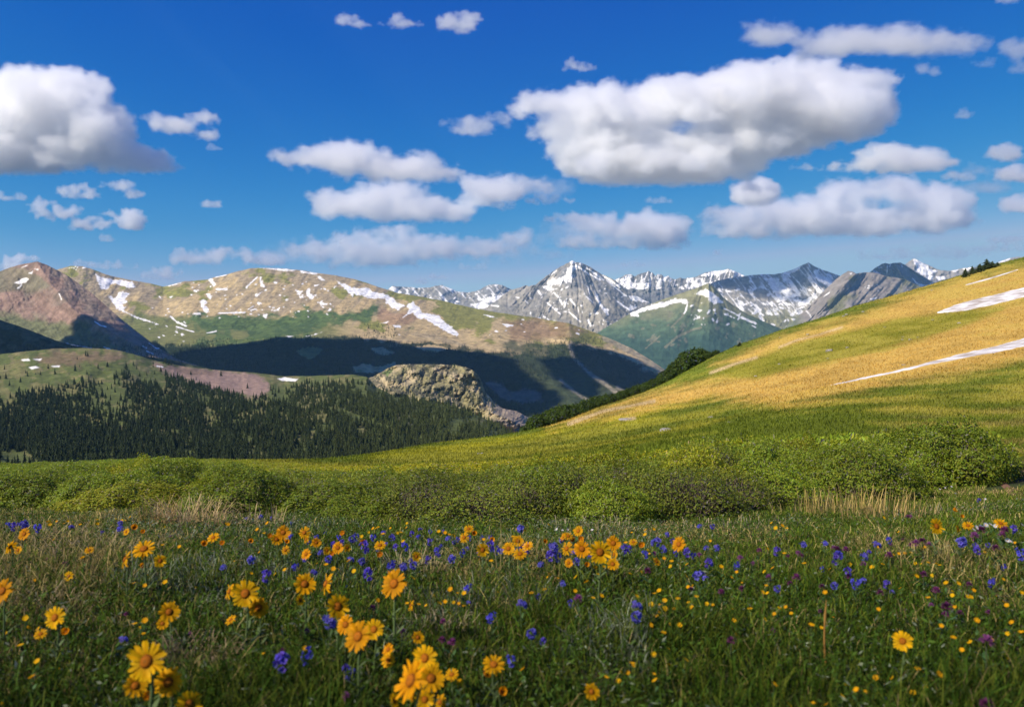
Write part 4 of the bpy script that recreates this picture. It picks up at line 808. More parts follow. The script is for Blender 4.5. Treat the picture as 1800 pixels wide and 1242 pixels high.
kp = (Y < pl(front, pxg)+.5) & ~((pxg > 1740) & (Y > 7.2)); X, Y, pxg = X[kp], Y[kp], pxg[kp]; n = len(X)
Hh = (.035+.075*gr.random(n)**1.3)*(1+.7*sstep(-.1, .4, fbm(X*1.7, Y*1.7, 3, 215)))*(1+.25*(gr.random(n) < .05)); Hh *= pl([(0, .8), (2, .8), (4, .5), (5, .36), (9, .5)], Y)
Wd = (.0018+.0022*gr.random(n))*pl([(0, .85), (2, 1), (8, 1.7)], Y)
V, Q_, T, C = blades(X, Y, groundz(X, Y), Hh, Wd, .15+.85*gr.random(n), grass_colour(pxg, Y, X, gr), gr)
link('grass', mesh_np('grass', V, quads=Q_, tris=T, smooth=True, col=C), M_GRASS, kind='stuff')
# broad small leaves low in the turf
N = 170000; Y = .8+4.6*gr.random(N)**1.1; X = gr.uniform(-1, 1, N)*(.70*Y+1.7); t = X/Y; m = fbm(X*1.6+3, Y*1.6, 3, 216); kp = m > -.3; X, Y, t = X[kp], Y[kp], t[kp]; n = len(X)
s = .003+.006*gr.random(n)**1.5; c = np.stack([X, Y, groundz(X, Y)+.01+.06*gr.random(n)**1.4], 1)
nn = gr.normal(size=(n, 3))*.6; nn[:, 2] += 1; nn /= np.linalg.norm(nn, axis=1)[:, None]; tt = np.cross(nn, gr.normal(size=(n, 3))); tt /= np.linalg.norm(tt, axis=1)[:, None]; bb = np.cross(nn, tt)
V = np.stack([c-tt*s[:, None]*1.5, c+bb*s[:, None]*.5, c+tt*s[:, None]*1.5, c-bb*s[:, None]*.5], 1).reshape(-1, 3)
C = np.where((gr.random(n) < .12)[:, None], np.array((.19, .22, .14)), np.array((.06, .11, .014)))*(.6+.8*gr.random(n))[:, None]
link('ground_cover', mesh_np('ground_cover', V, quads=np.arange(n*4).reshape(-1, 4), smooth=False, col=np.repeat(C, 4, 0)), M_GRASS, kind='stuff')
# tussocks over the hillside, smaller with distance in the picture but the same size on the ground
N = 330000; pp = gr.uniform(-60, 2000, N); Y = np.exp(gr.uniform(math.log(9), math.log(215), N)); X = (pp-900)/F*Y
inw = (Y < pl(back, pp)-1) & (pp < 1735); kp = ~inw & (Y < np.interp(pp, _gf, gYf[8])*1.03) & ~((pp < 600) & (Y < 47)); X, Y, pp = X[kp], Y[kp], pp[kp]
Z = groundz(X, Y); qx, qy = proj(np.stack([X, Y, Z], -1))
SN = [[(1640, 552), (1700, 527), (1800, 503), (2000, 460), (2000, 500), (1800, 524), (1740, 539), (1690, 549)], [(1450, 680), (1560, 653), (1700, 617), (1800, 592), (2000, 545), (2000, 575), (1800, 612), (1700, 632), (1560, 661)], [(1690, 503), (1790, 472), (1795, 475), (1700, 505)]]
kp = ~in_any(qx, qy, SN); X, Y, Z = X[kp], Y[kp], Z[kp]; n = len(X); hc = hill_colour(X, Y, Z)
Hh = (.06+.10*gr.random(n))*pl([(9, .8), (60, 1.3), (200, 1.8)], Y); Wd = Hh*(.16+.2*gr.random(n))*pl([(9, .5), (60, 1.2), (200, 1.8)], Y)
V, Q_, T, C = blades(X, Y, Z, Hh, Wd, .2+.8*gr.random(n), hc*(.85+.42*gr.random(n))[:, None], gr)
link('hillside_grass', mesh_np('hillside_grass', V, quads=Q_, tris=T, smooth=True, col=C), M_GRASS, kind='stuff')
print('grass', round(time.time()-T0, 1))
# dry tufts
def tuft(px, py, hgt, rad, n, label, straw=(.50, .38, .18), lean=.8, y=None):
    Y0 = y or on_ground(px, py, 0, 1.2, 30); p = at(px, py, Y0); r = np.random.default_rng(int(px)); a = r.random(n)*6.28; q = rad*np.sqrt(r.random(n)); X = q*np.cos(a); Yy = q*np.sin(a)*.6
    n = int(n*.6); a = a[:n]; X = X[:n]; Yy = Yy[:n]; H = hgt*(.25+.75*r.random(n)**1.4); b = a+.9*r.normal(size=n); le = lean*(.3+1.1*r.random(n))
    w = np.stack([-np.sin(b), np.cos(b), 0*b], 1)*(.0016*max(1, Y0/4)*(.6+.8*r.random(n)))[:, None]; d = np.stack([np.cos(b), np.sin(b), 0*b], 1)*(le*H)[:, None]
    z0 = groundz(X+p[0], Yy+p[1])-p[2]; P0 = np.stack([X, Yy, z0], 1); up = np.array([0, 0, 1.])
    L_ = [P0-w, P0+w]; 
    for f, g, ww in ((.22, .5, .9), (.6, .85, .6)): L_ += [P0+d*f+up*(H*g)[:, None]-w*ww, P0+d*f+up*(H*g)[:, None]+w*ww]
    L_.append(P0+d+up*(H*(1-.25*le))[:, None]); V = np.stack(L_, 1).reshape(-1, 3); i = np.arange(n)*7
    Q_ = np.concatenate([np.stack([i, i+1, i+3, i+2], 1), np.stack([i+2, i+3, i+5, i+4], 1)]); T = np.stack([i+4, i+5, i+6], 1)
    if rad >= .26: pass
    C = np.where((r.random(n) < .82)[:, None], np.array(straw), np.array((.16, .18, .05)))*(.6+.7*r.random(n))[:, None]
    o = link('grass_tuft', mesh_np('grass_tuft', V, quads=Q_, tris=T, col=np.repeat(C, 7, 0)), M_GRASS); o.location = [float(v) for v in p]
    if rad >= .26: o.name = 'dry_grass'; o['kind'] = 'stuff'
    else: tag(o, label, 'grass tuft')
    return o
tuft(335, 925, .20, .20, 520, 'big arching straw tuft against the willows at the left', (.62, .46, .22), 1.1)
tuft(278, 922, .19, .11, 200, 'upright orange straw tuft just left of the big arching one', (.50, .32, .12), .4)
tuft(455, 925, .18, .22, 150, 'thin upright straw tuft right of the big arching one', (.55, .42, .22), .35)
tuft(395, 928, .10, .30, 420, 'low mat of pale straw right of the big arching tuft', (.58, .45, .26), .9)
tuft(1505, 905, .24, .40, 520, 'tall golden grass tuft before the dense round willow bush', (.55, .40, .13), .35)
tuft(1440, 905, .20, .35, 170, 'sparse golden stalks left of the tall golden tuft', (.50, .38, .16), .5)
tuft(1560, 915, .20, .30, 240, 'golden grass tuft right of the tall one, half as high', (.52, .36, .14), .5)
tuft(1062, 922, .14, .20, 220, 'pale straw tuft at the foot of the willows right of centre', (.60, .50, .30), .5)
tuft(1040, 930, .09, .35, 260, 'spreading pale straw right of centre, before the dark willow gap', (.50, .42, .25), .9)
tuft(1290, 930, .08, .5, 420, 'broad band of buff grass before the willow notch', (.44, .36, .22), .7)
tuft(1650, 905, .09, .5, 300, 'buff grass patch below the right end of the willows', (.42, .34, .2), .7)
tuft(350, 1175, .10, .10, 420, 'brown mounded tussock between the daisies at the lower left', (.34, .25, .14), .9)
tuft(170, 985, .12, .26, 420, 'windblown tan grass patch at the left of the flower meadow', (.40, .31, .17), 1.2)
tuft(60, 960, .12, .30, 380, 'matted tan grass near the left edge of the meadow', (.38, .30, .17), 1.2)
tuft(80, 1080, .09, .20, 360, 'matted brownish grass at the left edge beside a lone daisy', (.33, .26, .15), 1.3)
tuft(730, 1010, .11, .14, 300, 'straw wisps in the middle of the meadow right of a large daisy', (.46, .38, .2), .9)
tuft(770, 1110, .07, .10, 240, 'short straw wisps at the centre between purple clovers', (.42, .34, .2), .9)
tuft(1075, 1020, .08, .12, 240, 'small brown tussock right of the straw stalks', (.34, .27, .16), .9)
for k, (x_, yt, yb, lb, cc) in enumerate([(878, 910, 1012, 'single straw stalk rising above the flowers at the centre', (.5, .42, .16)), (870, 960, 1010, 'short straw stalk left of the tall one at the centre', (.5, .42, .2)), (908, 945, 1030, 'leaning straw stalk right of the tall one at the centre', (.45, .4, .14)), (1452, 1053, 1170, 'thick orange brown dead stalk standing at the lower right', (.42, .22, .06)),
        (828, 955, 1012, 'bent straw stalk below the blue flowers left of centre', (.5, .42, .24)), (1131, 1128, 1170, 'pale dry stem at the lower right centre', (.5, .42, .25))]):
    Yb = on_ground(x_, yb, 0, .9, 12); p = at(x_, yb, Yb); q = at(x_+(6 if k == 2 else 1), yt, Yb); hh = q-p; w = .0018 if k != 3 else .0035; V = []; n8 = 9
    for j in range(n8):
        f = j/(n8-1); c = hh*f+np.array([.006*math.sin(3*f+k), .004*math.cos(4*f), 0]); ww = w*(1-.5*f)*(1 if f < .72 else 1.9-1.5*(f-.72)/.28)
        for a in range(5): V.append(c+np.array([math.cos(a*1.2566), math.sin(a*1.2566), 0])*ww)
    Q_ = [(j*5+a, j*5+(a+1) % 5, j*5+5+(a+1) % 5, j*5+5+a) for j in range(n8-1) for a in range(5)]
    o = link('dry_stalk', mesh_np('dry_stalk', V, quads=Q_, col=np.ones((len(V), 3))*np.array(cc)), M_GRASS); o.location = [float(v) for v in p]; tag(o, lb, 'grass stalk')
#@@PART3
# ------------------------------------------------------------------ flowers
def tube(pts, rad, n=6):
    V = []; Q_ = []
    P_ = np.array(pts, float)
    for j, p in enumerate(P_):
        d = P_[min(j+1, len(P_)-1)]-P_[max(j-1, 0)]; d /= np.linalg.norm(d); s = np.cross(d, (0, 1, .01)) if abs(d[1]) < .9 else np.cross(d, (1, 0, 0)); s /= np.linalg.norm(s); t = np.cross(d, s)
        for a in range(n): V.append(p+(s*math.cos(a*6.2832/n)+t*math.sin(a*6.2832/n))*rad[j])
    for j in range(len(P_)-1):
        for a in range(n): Q_.append((j*n+a, j*n+(a+1) % n, (j+1)*n+(a+1) % n, (j+1)*n+a))
    return np.array(V), np.array(Q_)
def frame(nrm):
    n = np.array(nrm, float); n /= np.linalg.norm(n); u = np.cross((0, 0, 1.), n); u = u/np.linalg.norm(u) if np.linalg.norm(u) > .1 else np.array((1., 0, 0)); return np.stack([u, np.cross(n, u), n], 1)
def strip(a, sts, c=(0, 0, 0)):
    """petal along direction A in the local plane: stations (r, half width, height)"""
    V = []
    for r_, w_, h_ in sts: V += [(r_*math.cos(a)-w_*math.sin(a), r_*math.sin(a)+w_*math.cos(a), h_), (r_*math.cos(a), r_*math.sin(a), h_-w_*.18), (r_*math.cos(a)+w_*math.sin(a), r_*math.sin(a)-w_*math.cos(a), h_)]
    Q_ = []
    for j in range(len(sts)-1):
        for q in (0, 1): Q_.append((j*3+q, j*3+q+1, j*3+q+4, j*3+q+3))
    return V, Q_
def plain_part(name, chunks, mat, root):
    V = []; Q_ = []; C = []; n = 0
    for v, q, c in chunks:
        v = np.asarray(v, float); V.append(v); Q_ += [tuple(int(i)+n for i in f) for f in q]; C.append(np.asarray(c)*np.ones((len(v), 1)) if np.ndim(c) == 1 else np.asarray(c)); n += len(v)
    me = mesh_np(name, np.concatenate(V), quads=[f for f in Q_ if len(f) == 4], tris=[f for f in Q_ if len(f) == 3], smooth=True, col=np.concatenate(C)); return link(name, me, mat, root)
M_PET = mat_leaf('petals', None, .5, .14, .6, .1); M_DISC = mat_leaf('flower_disc', None, 0, .12, .8, .1); M_STEM = mat_leaf('flower_stem', None, .15, .15, .6, .2)
def dome(R0, hz, k=1.0, rings=6, seg=14, cfun=None, bump=0, seed=0):
    r = np.random.default_rng(seed); V = [(0, 0, hz)]; C = [cfun(0)]
    for i in range(1, rings+1):
        f = i/rings
        for j in range(seg): V.append((R0*f*math.cos(j*6.2832/seg), R0*f*math.sin(j*6.2832/seg), hz*math.sqrt(max(0, 1-f**2.2))+bump*r.normal())); C.append(np.array(cfun(f))*(.8+.4*r.random()))
    Q_ = [(0, 1+j, 1+(j+1) % seg) for j in range(seg)]
    for i in range(rings-1):
        for j in range(seg): a = 1+i*seg; Q_.append((a+j, a+seg+j, a+seg+(j+1) % seg, a+(j+1) % seg))
    return np.array(V), Q_, np.array(C)
def leaf_strip(p, d, up, L_, w, seed=0):
    d = np.array(d, float); d /= np.linalg.norm(d); s = np.cross(d, (0, 0, 1.)); s /= np.linalg.norm(s); V = []
    for f, ww, h in ((0, .25, 0), (.35, 1, up*.5), (.7, .8, up*.8), (1, .08, up*.8)): c = np.array(p)+d*L_*f+np.array((0, 0, h*L_)); V += [c-s*w*ww, c+s*w*ww]
    return V, [(0, 1, 3, 2), (2, 3, 5, 4), (4, 5, 7, 6)]
def daisy(seed, npet=30, Ls=5.0, tone=(.80, .41, .005), tilt=(0, -.85, .5), droop=.0, bud=False):
    r = np.random.default_rng(seed); root = bpy.data.objects.new('daisy', None); COL.objects.link(root); kids = []
    M = frame(tilt); hc = np.array((0, 0, Ls)); ch = []
    for lay in range(2):
        for k in range(npet//2):
            a = (k+.5*lay+.18*r.normal())*6.2832/(npet//2); l_ = (1.0 if lay else .93)*(.88+.18*r.random()); h = (.03+.16*r.normal()-droop) if not bud else .55
            if bud: l_ *= .62
            V, Q_ = strip(a, [(.26, .05, .0), (.5*l_, .088, .05+h*.2), (.82*l_, .098, h*.6+.02), (.95*l_, .07, h*.9), (1.0*l_, .02, h)])
            V = np.array(V)@M.T+hc; t = np.array(tone)*(.85+.3*r.random()); cc = np.repeat(np.array([.62, .85, 1.05, 1.08, 1.05]), 3)[:, None]*t; cc[:, 1] *= np.repeat([.85, 1, 1, 1, 1], 3); ch.append((V, Q_, cc))
    kids.append(plain_part('petals', ch, M_PET, root))
    V, Q_, C = dome(.34, .17, cfun=lambda f: (.22, .08, .008) if f < .3 else (.30, .09, .004) if f < .7 else (.16, .05, .004), bump=.012, seed=seed); kids.append(plain_part('disc', [(V@M.T+hc, Q_, C)], M_DISC, root))
    n = M[:, 2]; pts = [(0, 0, 0), (.10*r.normal(), .15, Ls*.35), (.08*r.normal(), .25, Ls*.7), hc-n*.55+np.array((0, 0, -.15)), hc-n*.12]
    V, Q_ = tube(pts, [.11, .085, .075, .08, .2]); g = np.array((.10, .145, .05)); st = [(V, Q_, g)]
    for k in range(9): a = k*2.4; v, q = leaf_strip((0, .12, Ls*(.03+.07*k)), (math.cos(a), math.sin(a), .2), .5, (1.7-.13*k)*(.7+.5*r.random()), .13, k); st.append((v, q, g*(.6+.6*r.random())))
    kids.append(plain_part('stem', st, M_STEM, root)); return root, kids
DAI = [daisy(1), daisy(2, 28, tone=(.82, .46, .006), tilt=(.25, -.9, .4)), daisy(3, 34, tone=(.80, .36, .004), tilt=(-.35, -.8, .5)), daisy(4, 28, tilt=(-.1, -.6, .85)), daisy(5, 22, tone=(.80, .40, .004), tilt=(-.6, -.7, .4), droop=.2), daisy(6, 20, tone=(.78, .31, .004), bud=True, tilt=(.1, -.8, .5))]
def polem(seed, nb=17, Ls=4.5, col=(.115, .12, .50)):
    """cluster of small flared violet-blue bells on one stem"""
    r = np.random.default_rng(seed); root = bpy.data.objects.new('blue_wildflower', None); COL.objects.link(root); ch = []; yc = []
    el = 1.0+.5*r.random()
    for k in range(nb):
        d = r.normal(size=3)+np.array((0, -.35, .35)); d /= np.linalg.norm(d); c = d*np.array((.62, .62, .62*el))*(.75+.35*r.random()); M = frame(d+.35*r.normal(size=3)); t = np.array(col)*(.7+.7*r.random())+np.array((.05, .01, .0))*r.random(); s = .27+.09*r.random()
        for a in range(5):
            V, Q_ = strip(a*1.2566+r.random()*.2, [(.10, .10, -.55), (.35, .30, .05), (.8, .42, .32), (1.08, .16, .30)]); ch.append((np.array(V)*s@M.T+c+(0, 0, Ls), Q_, np.repeat([.45, .8, 1.1, 1.25], 3)[:, None]*t))
    k1 = plain_part('blossoms', ch, M_PET, root)
    V, Q_ = tube([(0, 0, 0), (.08, .05, Ls*.5), (0, .1, Ls-.2), (0, 0, Ls+.3)], [.10, .085, .07, .03]); st = [(V, Q_, (.07, .11, .04))]
    for k in range(12): a = k*2.4; v, q = leaf_strip((0, .05, Ls*(.02+.065*k)), (math.cos(a), math.sin(a), .3), .5, 1.5*(.6+.5*r.random()), .12, k); st.append((v, q, np.array((.055, .105, .03))*(.7+.5*r.random())))
    return root, [k1, plain_part('stem', st, M_STEM, root)]
POL = [polem(11), polem(12, 21), polem(13, 14, col=(.11, .085, .50)), polem(14, 11, col=(.08, .09, .60))]
def clover(seed, col=(.26, .055, .19), Ls=5.5):
    r = np.random.default_rng(seed); root = bpy.data.objects.new('clover_flower', None); COL.objects.link(root); ch = []
    for k in range(75):
        d = r.normal(size=3); d[2] = abs(d[2])*1.1-.35; d /= np.linalg.norm(d); M = frame(d); L_ = 1.0*(.85+.25*r.random()); t = np.array(col)*(.55+.8*r.random())
        v = np.array([(-.10, 0, .3), (.10, 0, .3), (.13, .05, .7*L_), (-.13, .05, .7*L_), (0, .0, L_*1.02)]); ch.append((v@M.T+(0, 0, Ls), [(0, 1, 2, 3), (3, 2, 4)], t))
    k1 = plain_part('blossom', ch, M_PET, root); V, Q_ = tube([(0, 0, 0), (.1, .05, Ls*.5), (0, 0, Ls-.3)], [.11, .09, .1]); st = [(V, Q_, (.08, .10, .05))]
    for k in range(6):
        a = k*1.9; v, q = leaf_strip((0, 0, Ls*(.05+.1*k)), (math.cos(a), math.sin(a), .3), .4, 1.7, .42, k); st.append((v, q, (.05, .11, .03)))
    return root, [k1, plain_part('stem', st, M_STEM, root)]
CLO = [clover(21), clover(22, (.33, .10, .27)), clover(23, (.19, .045, .13))]
def cinq(seed, Ls=9.0, tone=(.78, .42, .004), tilt=(0, -.6, .8), name='yellow_cinquefoil', npet=5):
    r = np.random.default_rng(seed); root = bpy.data.objects.new(name, None); COL.objects.link(root); M = frame(tilt); ch = []
    for k in range(npet):
        a = k*6.2832/npet; V, Q_ = strip(a, [(.08, .10, 0), (.45, .42 if npet == 5 else .12, .10), (.85, .46 if npet == 5 else .12, .24), (1.0, .2 if npet == 5 else .05, .26)]); ch.append((np.array(V)@M.T+(0, 0, Ls), Q_, np.array(tone)*(.9+.2*r.random())))
    k1 = plain_part('petals', ch, M_PET, root); V, Q_, C = dome(.26, .14, rings=3, seg=9, cfun=lambda f: (.75, .34, .01), seed=seed); k2 = plain_part('disc', [(V@M.T+(0, 0, Ls), Q_, C)], M_DISC, root)
    V, Q_ = tube([(0, 0, 0), (.5*r.normal(), .3, Ls*.5), (0, 0, Ls-.06)], [.10, .09, .10]); st = [(V, Q_, (.08, .12, .04))]
    for k in range(5): a = k*2.2; v, q = leaf_strip((0, .1, Ls*(.1+.13*k)), (math.cos(a), math.sin(a), .3), .5, 1.8, .5, k); st.append((v, q, (.055, .12, .03)))
    return root, [k1, k2, plain_part('stem', st, M_STEM, root)]
CIN = [cinq(31), cinq(32, 8, (.78, .46, .005), (.4, -.6, .6)), cinq(33, 10, (.76, .36, .004), (-.4, -.5, .7)), cinq(34, 8, (.78, .40, .004), (0, -.2, 1))]
WHI = [cinq(41, 7, (.80, .80, .84), (0, -.7, .6), 'white_flower', 12), cinq(42, 7, (.78, .79, .85), (.3, -.4, .8), 'white_flower', 12)]
fr_ = np.random.default_rng(55)
def solve(px, py, d, Ls, smin, smax):
    Y = 2.5
    for _ in range(8):
        s = min(max(d*.5*Y/F, smin), smax); Yn = on_ground(px, py, Ls*s, .8, 14)
        if not Yn: return None
        Y = .5*Y+.5*Yn
    s = min(max(d*.5*Y/F, smin), smax); p = at(px, py, Y); return np.array((p[0], p[1], float(groundz(p[0], p[1])))), s, (p[2]-float(groundz(p[0], p[1])))/(Ls*s)
def put(protos, k, px, py, d, Ls, smin, smax, rz=.35, name=None):
    q = solve(px, py, d, Ls, smin, smax)
    if q is None: return None
    P, s, st = q; o = place(protos[k], P-np.array((0, 0, .003)), s, s*min(max(st, .5), 1.8), fr_.normal()*rz, '-', '-'); return o
L_, M_, R_ = (lambda v: (v[0]*.372, 780+v[1]*.372, v[2]*.372)), (lambda v: (600+v[0]*.372, 780+v[1]*.372, v[2]*.372)), (lambda v: (1200+v[0]*.372, 780+v[1]*.372, v[2]*.372))
DA = [L_(v) for v in [(115, 422, 50), (48, 482, 58), (85, 498, 35), (633, 392, 42), (597, 412, 25), (677, 412, 24), (422, 498, 38), (592, 540, 75), (680, 492, 92), (672, 572, 32), (757, 548, 52), (962, 468, 42), (1008, 438, 52), (1052, 465, 35), (12, 690, 98), (260, 815, 92), (192, 892, 48), (313, 880, 40), (325, 620, 40), (800, 788, 85), (768, 843, 35), (1083, 692, 62), (1160, 702, 112), (1222, 768, 84), (1090, 825, 40), (693, 1020, 165), (640, 1135, 95), (795, 1118, 118), (895, 1222, 110), (700, 1182, 42), (1338, 415, 60), (1280, 432, 36), (1308, 447, 50), (1355, 458, 30), (1348, 497, 38), (1438, 415, 50), (1446, 447, 35), (1447, 517, 45), (1495, 462, 40), (1183, 456, 22), (1440, 657, 90), (1540, 655, 88), (1418, 732, 42), (1597, 762, 100), (1597, 487, 50), (1575, 515, 35), (1545, 500, 35)]]
DA += [M_(v) for v in [(10, 420, 38), (28, 487, 35), (102, 462, 40), (183, 475, 50), (185, 520, 42), (355, 528, 42), (250, 655, 116), (327, 758, 34), (20, 848, 78), (80, 903, 122), (155, 870, 85), (362, 908, 52), (222, 1015, 65), (222, 965, 35), (395, 1005, 108), (330, 1110, 172), (425, 1100, 112), (250, 1205, 58), (395, 1200, 82), (465, 1212, 58), (522, 1082, 46), (720, 1035, 92), (680, 1080, 42), (602, 398, 42), (628, 420, 35), (580, 438, 42), (710, 450, 36), (668, 497, 56), (835, 455, 48), (790, 490, 55), (845, 515, 60), (880, 478, 50), (960, 458, 28), (1072, 432, 42), (1097, 450, 35), (1120, 408, 46), (1133, 447, 38), (1065, 490, 56), (1137, 492, 72), (1223, 507, 96), (1285, 465, 62), (1288, 518, 35), (1283, 563, 52), (1380, 460, 36), (1420, 476, 42), (1595, 470, 62), (1158, 567, 30), (1075, 558, 30), (1183, 1163, 68), (1050, 435, 35), (755, 1163, 30), (1490, 552, 30)]]
DA += [R_(v) for v in [(1280, 310, 36), (1200, 385, 66), (1348, 382, 44), (1503, 372, 52), (1318, 340, 22), (1300, 397, 20), (1040, 925, 82)]]
BL_ = [L_(v) for v in [(568, 400, 35), (567, 372, 25), (483, 418, 20), (180, 395, 40), (337, 393, 28), (110, 380, 45), (70, 388, 35), (40, 380, 24), (1056, 582, 35), (1187, 543, 40), (1262, 620, 50), (1397, 577, 35), (1480, 607, 38), (1495, 438, 25), (1537, 418, 18), (1165, 350, 16), (1195, 357, 14), (1233, 342, 22), (1282, 350, 16), (1378, 372, 16), (580, 925, 48), (1555, 835, 72), (1335, 1025, 80), (1450, 995, 70), (1515, 512, 30), (1552, 540, 36), (1575, 475, 30), (1600, 440, 25), (1460, 465, 20)]]
BL_ += [M_(v) for v in [(50, 445, 35), (108, 485, 50), (152, 440, 32), (213, 470, 22), (240, 440, 32), (258, 485, 28), (300, 480, 40), (42, 547, 38), (95, 552, 36), (127, 612, 52), (235, 575, 50), (292, 580, 46), (340, 570, 38), (410, 545, 34), (455, 500, 36), (455, 525, 30), (523, 538, 40), (420, 460, 30), (365, 435, 22), (372, 403, 22), (420, 412, 20), (480, 412, 18), (598, 678, 42), (600, 748, 24), (850, 398, 40), (705, 480, 42), (735, 500, 38), (760, 505, 38), (850, 485, 40), (880, 490, 44), (665, 440, 20), (943, 568, 36), (1000, 490, 56), (990, 525, 46), (1020, 530, 42), (1095, 515, 32), (1112, 550, 38), (1335, 497, 44), (1435, 518, 32), (1490, 465, 56), (1520, 495, 36), (1563, 460, 26), (1580, 512, 30), (1045, 658, 36), (930, 718, 30), (1082, 750, 32), (710, 815, 52), (850, 758, 58), (898, 890, 50), (955, 930, 36), (800, 1018, 48), (1392, 765, 60), (1395, 810, 56), (18, 1062, 44), (52, 1070, 42), (28, 1105, 32), (595, 490, 20)]]
BL_ += [R_(v) for v in [(22, 510, 38), (52, 525, 32), (112, 490, 28), (160, 488, 32), (123, 565, 46), (255, 572, 36), (78, 622, 62), (447, 680, 36), (730, 540, 50), (740, 520, 36), (915, 478, 46), (857, 530, 38), (880, 512, 24), (818, 658, 50), (852, 645, 36), (1315, 460, 50), (1390, 500, 36), (1460, 650, 40), (989, 698, 28), (963, 650, 18), (1560, 400, 36), (1595, 515, 50), (80, 388, 26), (140, 388, 26), (1400, 265, 18)]]
CL_ = [R_(v) for v in [(362, 500, 26), (272, 535, 28), (278, 680, 30), (182, 695, 32), (405, 625, 28), (508, 655, 26), (538, 627, 38), (545, 512, 24), (563, 525, 22), (497, 527, 18), (332, 560, 20), (230, 925, 40), (430, 877, 28), (648, 785, 20), (658, 670, 28), (780, 623, 28), (855, 566, 30), (730, 495, 34), (770, 495, 30), (712, 488, 24), (935, 700, 32), (975, 522, 34), (1100, 465, 36), (1132, 457, 36), (1080, 475, 26), (1165, 472, 30), (1138, 613, 34), (1198, 688, 38), (1175, 758, 26), (1247, 765, 48), (1243, 800, 34), (1380, 432, 42), (1412, 405, 40), (1520, 405, 40), (1508, 427, 34), (1480, 490, 36), (1355, 660, 28), (1435, 925, 60), (1435, 1225, 60), (1445, 790, 24), (985, 475, 18), (1040, 450, 20), (1062, 341, 20), (1078, 341, 20), (1310, 793, 28), (40, 682, 24), (80, 520, 24)]]
CL_ += [M_(v) for v in [(147, 772, 34), (480, 833, 28), (287, 878, 32), (475, 922, 36), (523, 932, 40), (1118, 727, 42), (1447, 597, 34), (1477, 517, 26), (22, 1183, 38), (560, 760, 16)]]+[L_(v) for v in [(1450, 880, 28), (897, 893, 24), (307, 566, 28), (222, 544, 20), (805, 435, 14), (1335, 975, 34), (595, 800, 26)]]
CI_ = [R_(v+(0,)) for v in [(20, 565), (20, 610), (25, 680), (65, 705), (27, 743), (115, 740), (45, 780), (142, 745), (182, 575), (200, 605), (255, 608), (278, 643), (230, 625), (387, 590), (425, 593), (395, 655), (400, 700), (378, 685), (487, 775), (510, 765), (513, 795), (458, 760), (433, 808), (318, 762), (245, 828), (250, 880), (673, 708), (713, 806), (655, 862), (790, 555), (925, 490), (945, 555), (895, 578), (995, 510), (1050, 520), (1077, 502), (1130, 487), (1100, 552), (1128, 570), (1160, 547), (1105, 620), (1180, 608), (1200, 572), (1203, 665), (1245, 652), (1275, 700), (1028, 685), (1160, 710), (1303, 655), (1358, 627), (1375, 697), (1478, 708), (1515, 635), (1605, 685), (1570, 470), (1280, 895), (1460, 918), (1535, 880), (1555, 850), (1600, 870), (1358, 930), (1527, 990), (1320, 978), (1110, 1042), (1140, 1070), (1150, 1105), (1212, 1098), (1150, 1130), (1090, 1168), (990, 1087), (912, 1110), (865, 1152), (773, 1133), (757, 1170), (820, 1168), (615, 1205), (433, 1128), (503, 1213), (680, 1235), (760, 1235), (14, 1013), (158, 470), (130, 462), (480, 503), (420, 370), (440, 384), (470, 393), (492, 388), (1360, 297), (950, 336), (1145, 490), (1215, 560), (1020, 412), (400, 482)]]
CI_ += [M_(v+(0,)) for v in [(515, 695), (550, 690), (580, 700), (530, 735), (555, 757), (578, 752), (463, 748), (440, 705), (490, 750), (365, 742), (400, 758), (510, 785), (740, 705), (900, 687), (960, 682), (985, 602), (975, 633), (1023, 620), (1105, 690), (1108, 612), (1158, 660), (1190, 712), (1228, 712), (1465, 740), (1500, 797), (1505, 745), (1528, 735), (1530, 760), (1570, 782), (1590, 715), (1598, 850), (1548, 833), (1462, 862), (1523, 873), (1543, 960), (1477, 975), (1545, 1048), (1477, 1070), (1482, 1110), (1325, 1062), (1352, 1085), (1253, 1083), (1222, 1095), (1310, 1102), (1378, 1050), (1375, 1015), (560, 1120), (447, 1020), (170, 745), (1480, 690), (1502, 688), (1555, 565), (1525, 545), (1560, 540), (1395, 715), (130, 408), (150, 405), (195, 412), (232, 395), (265, 410), (308, 400), (280, 405), (460, 410), (475, 420), (490, 425), (510, 415), (165, 395), (530, 420), (888, 535), (707, 538), (648, 543), (1290, 575), (1200, 590), (1215, 600), (1240, 575), (60, 585), (35, 560), (810, 425), (1435, 425), (888, 575), (840, 545), (310, 738), (338, 630), (1365, 600), (855, 1075)]]
CI_ += [L_(v+(0,)) for v in [(635, 830), (675, 830), (660, 855), (685, 843), (678, 880), (780, 648), (685, 655), (685, 675), (632, 643), (690, 612), (925, 665), (848, 490), (768, 465), (375, 570), (423, 588), (255, 455), (458, 346), (458, 374), (235, 355), (222, 370), (302, 367), (320, 362), (345, 360), (268, 370), (378, 370), (235, 378), (548, 345), (615, 350), (590, 352), (575, 358), (775, 382), (1215, 410), (1248, 410), (1345, 590), (1300, 600), (1225, 515), (1105, 543), (1187, 607), (27, 880), (137, 878), (95, 930), (175, 1020), (280, 1048), (150, 1110), (197, 832), (180, 868), (120, 803), (165, 648), (1243, 975), (1440, 960), (1600, 580), (1575, 597), (1540, 555), (1498, 560), (10, 1210), (390, 545)]]
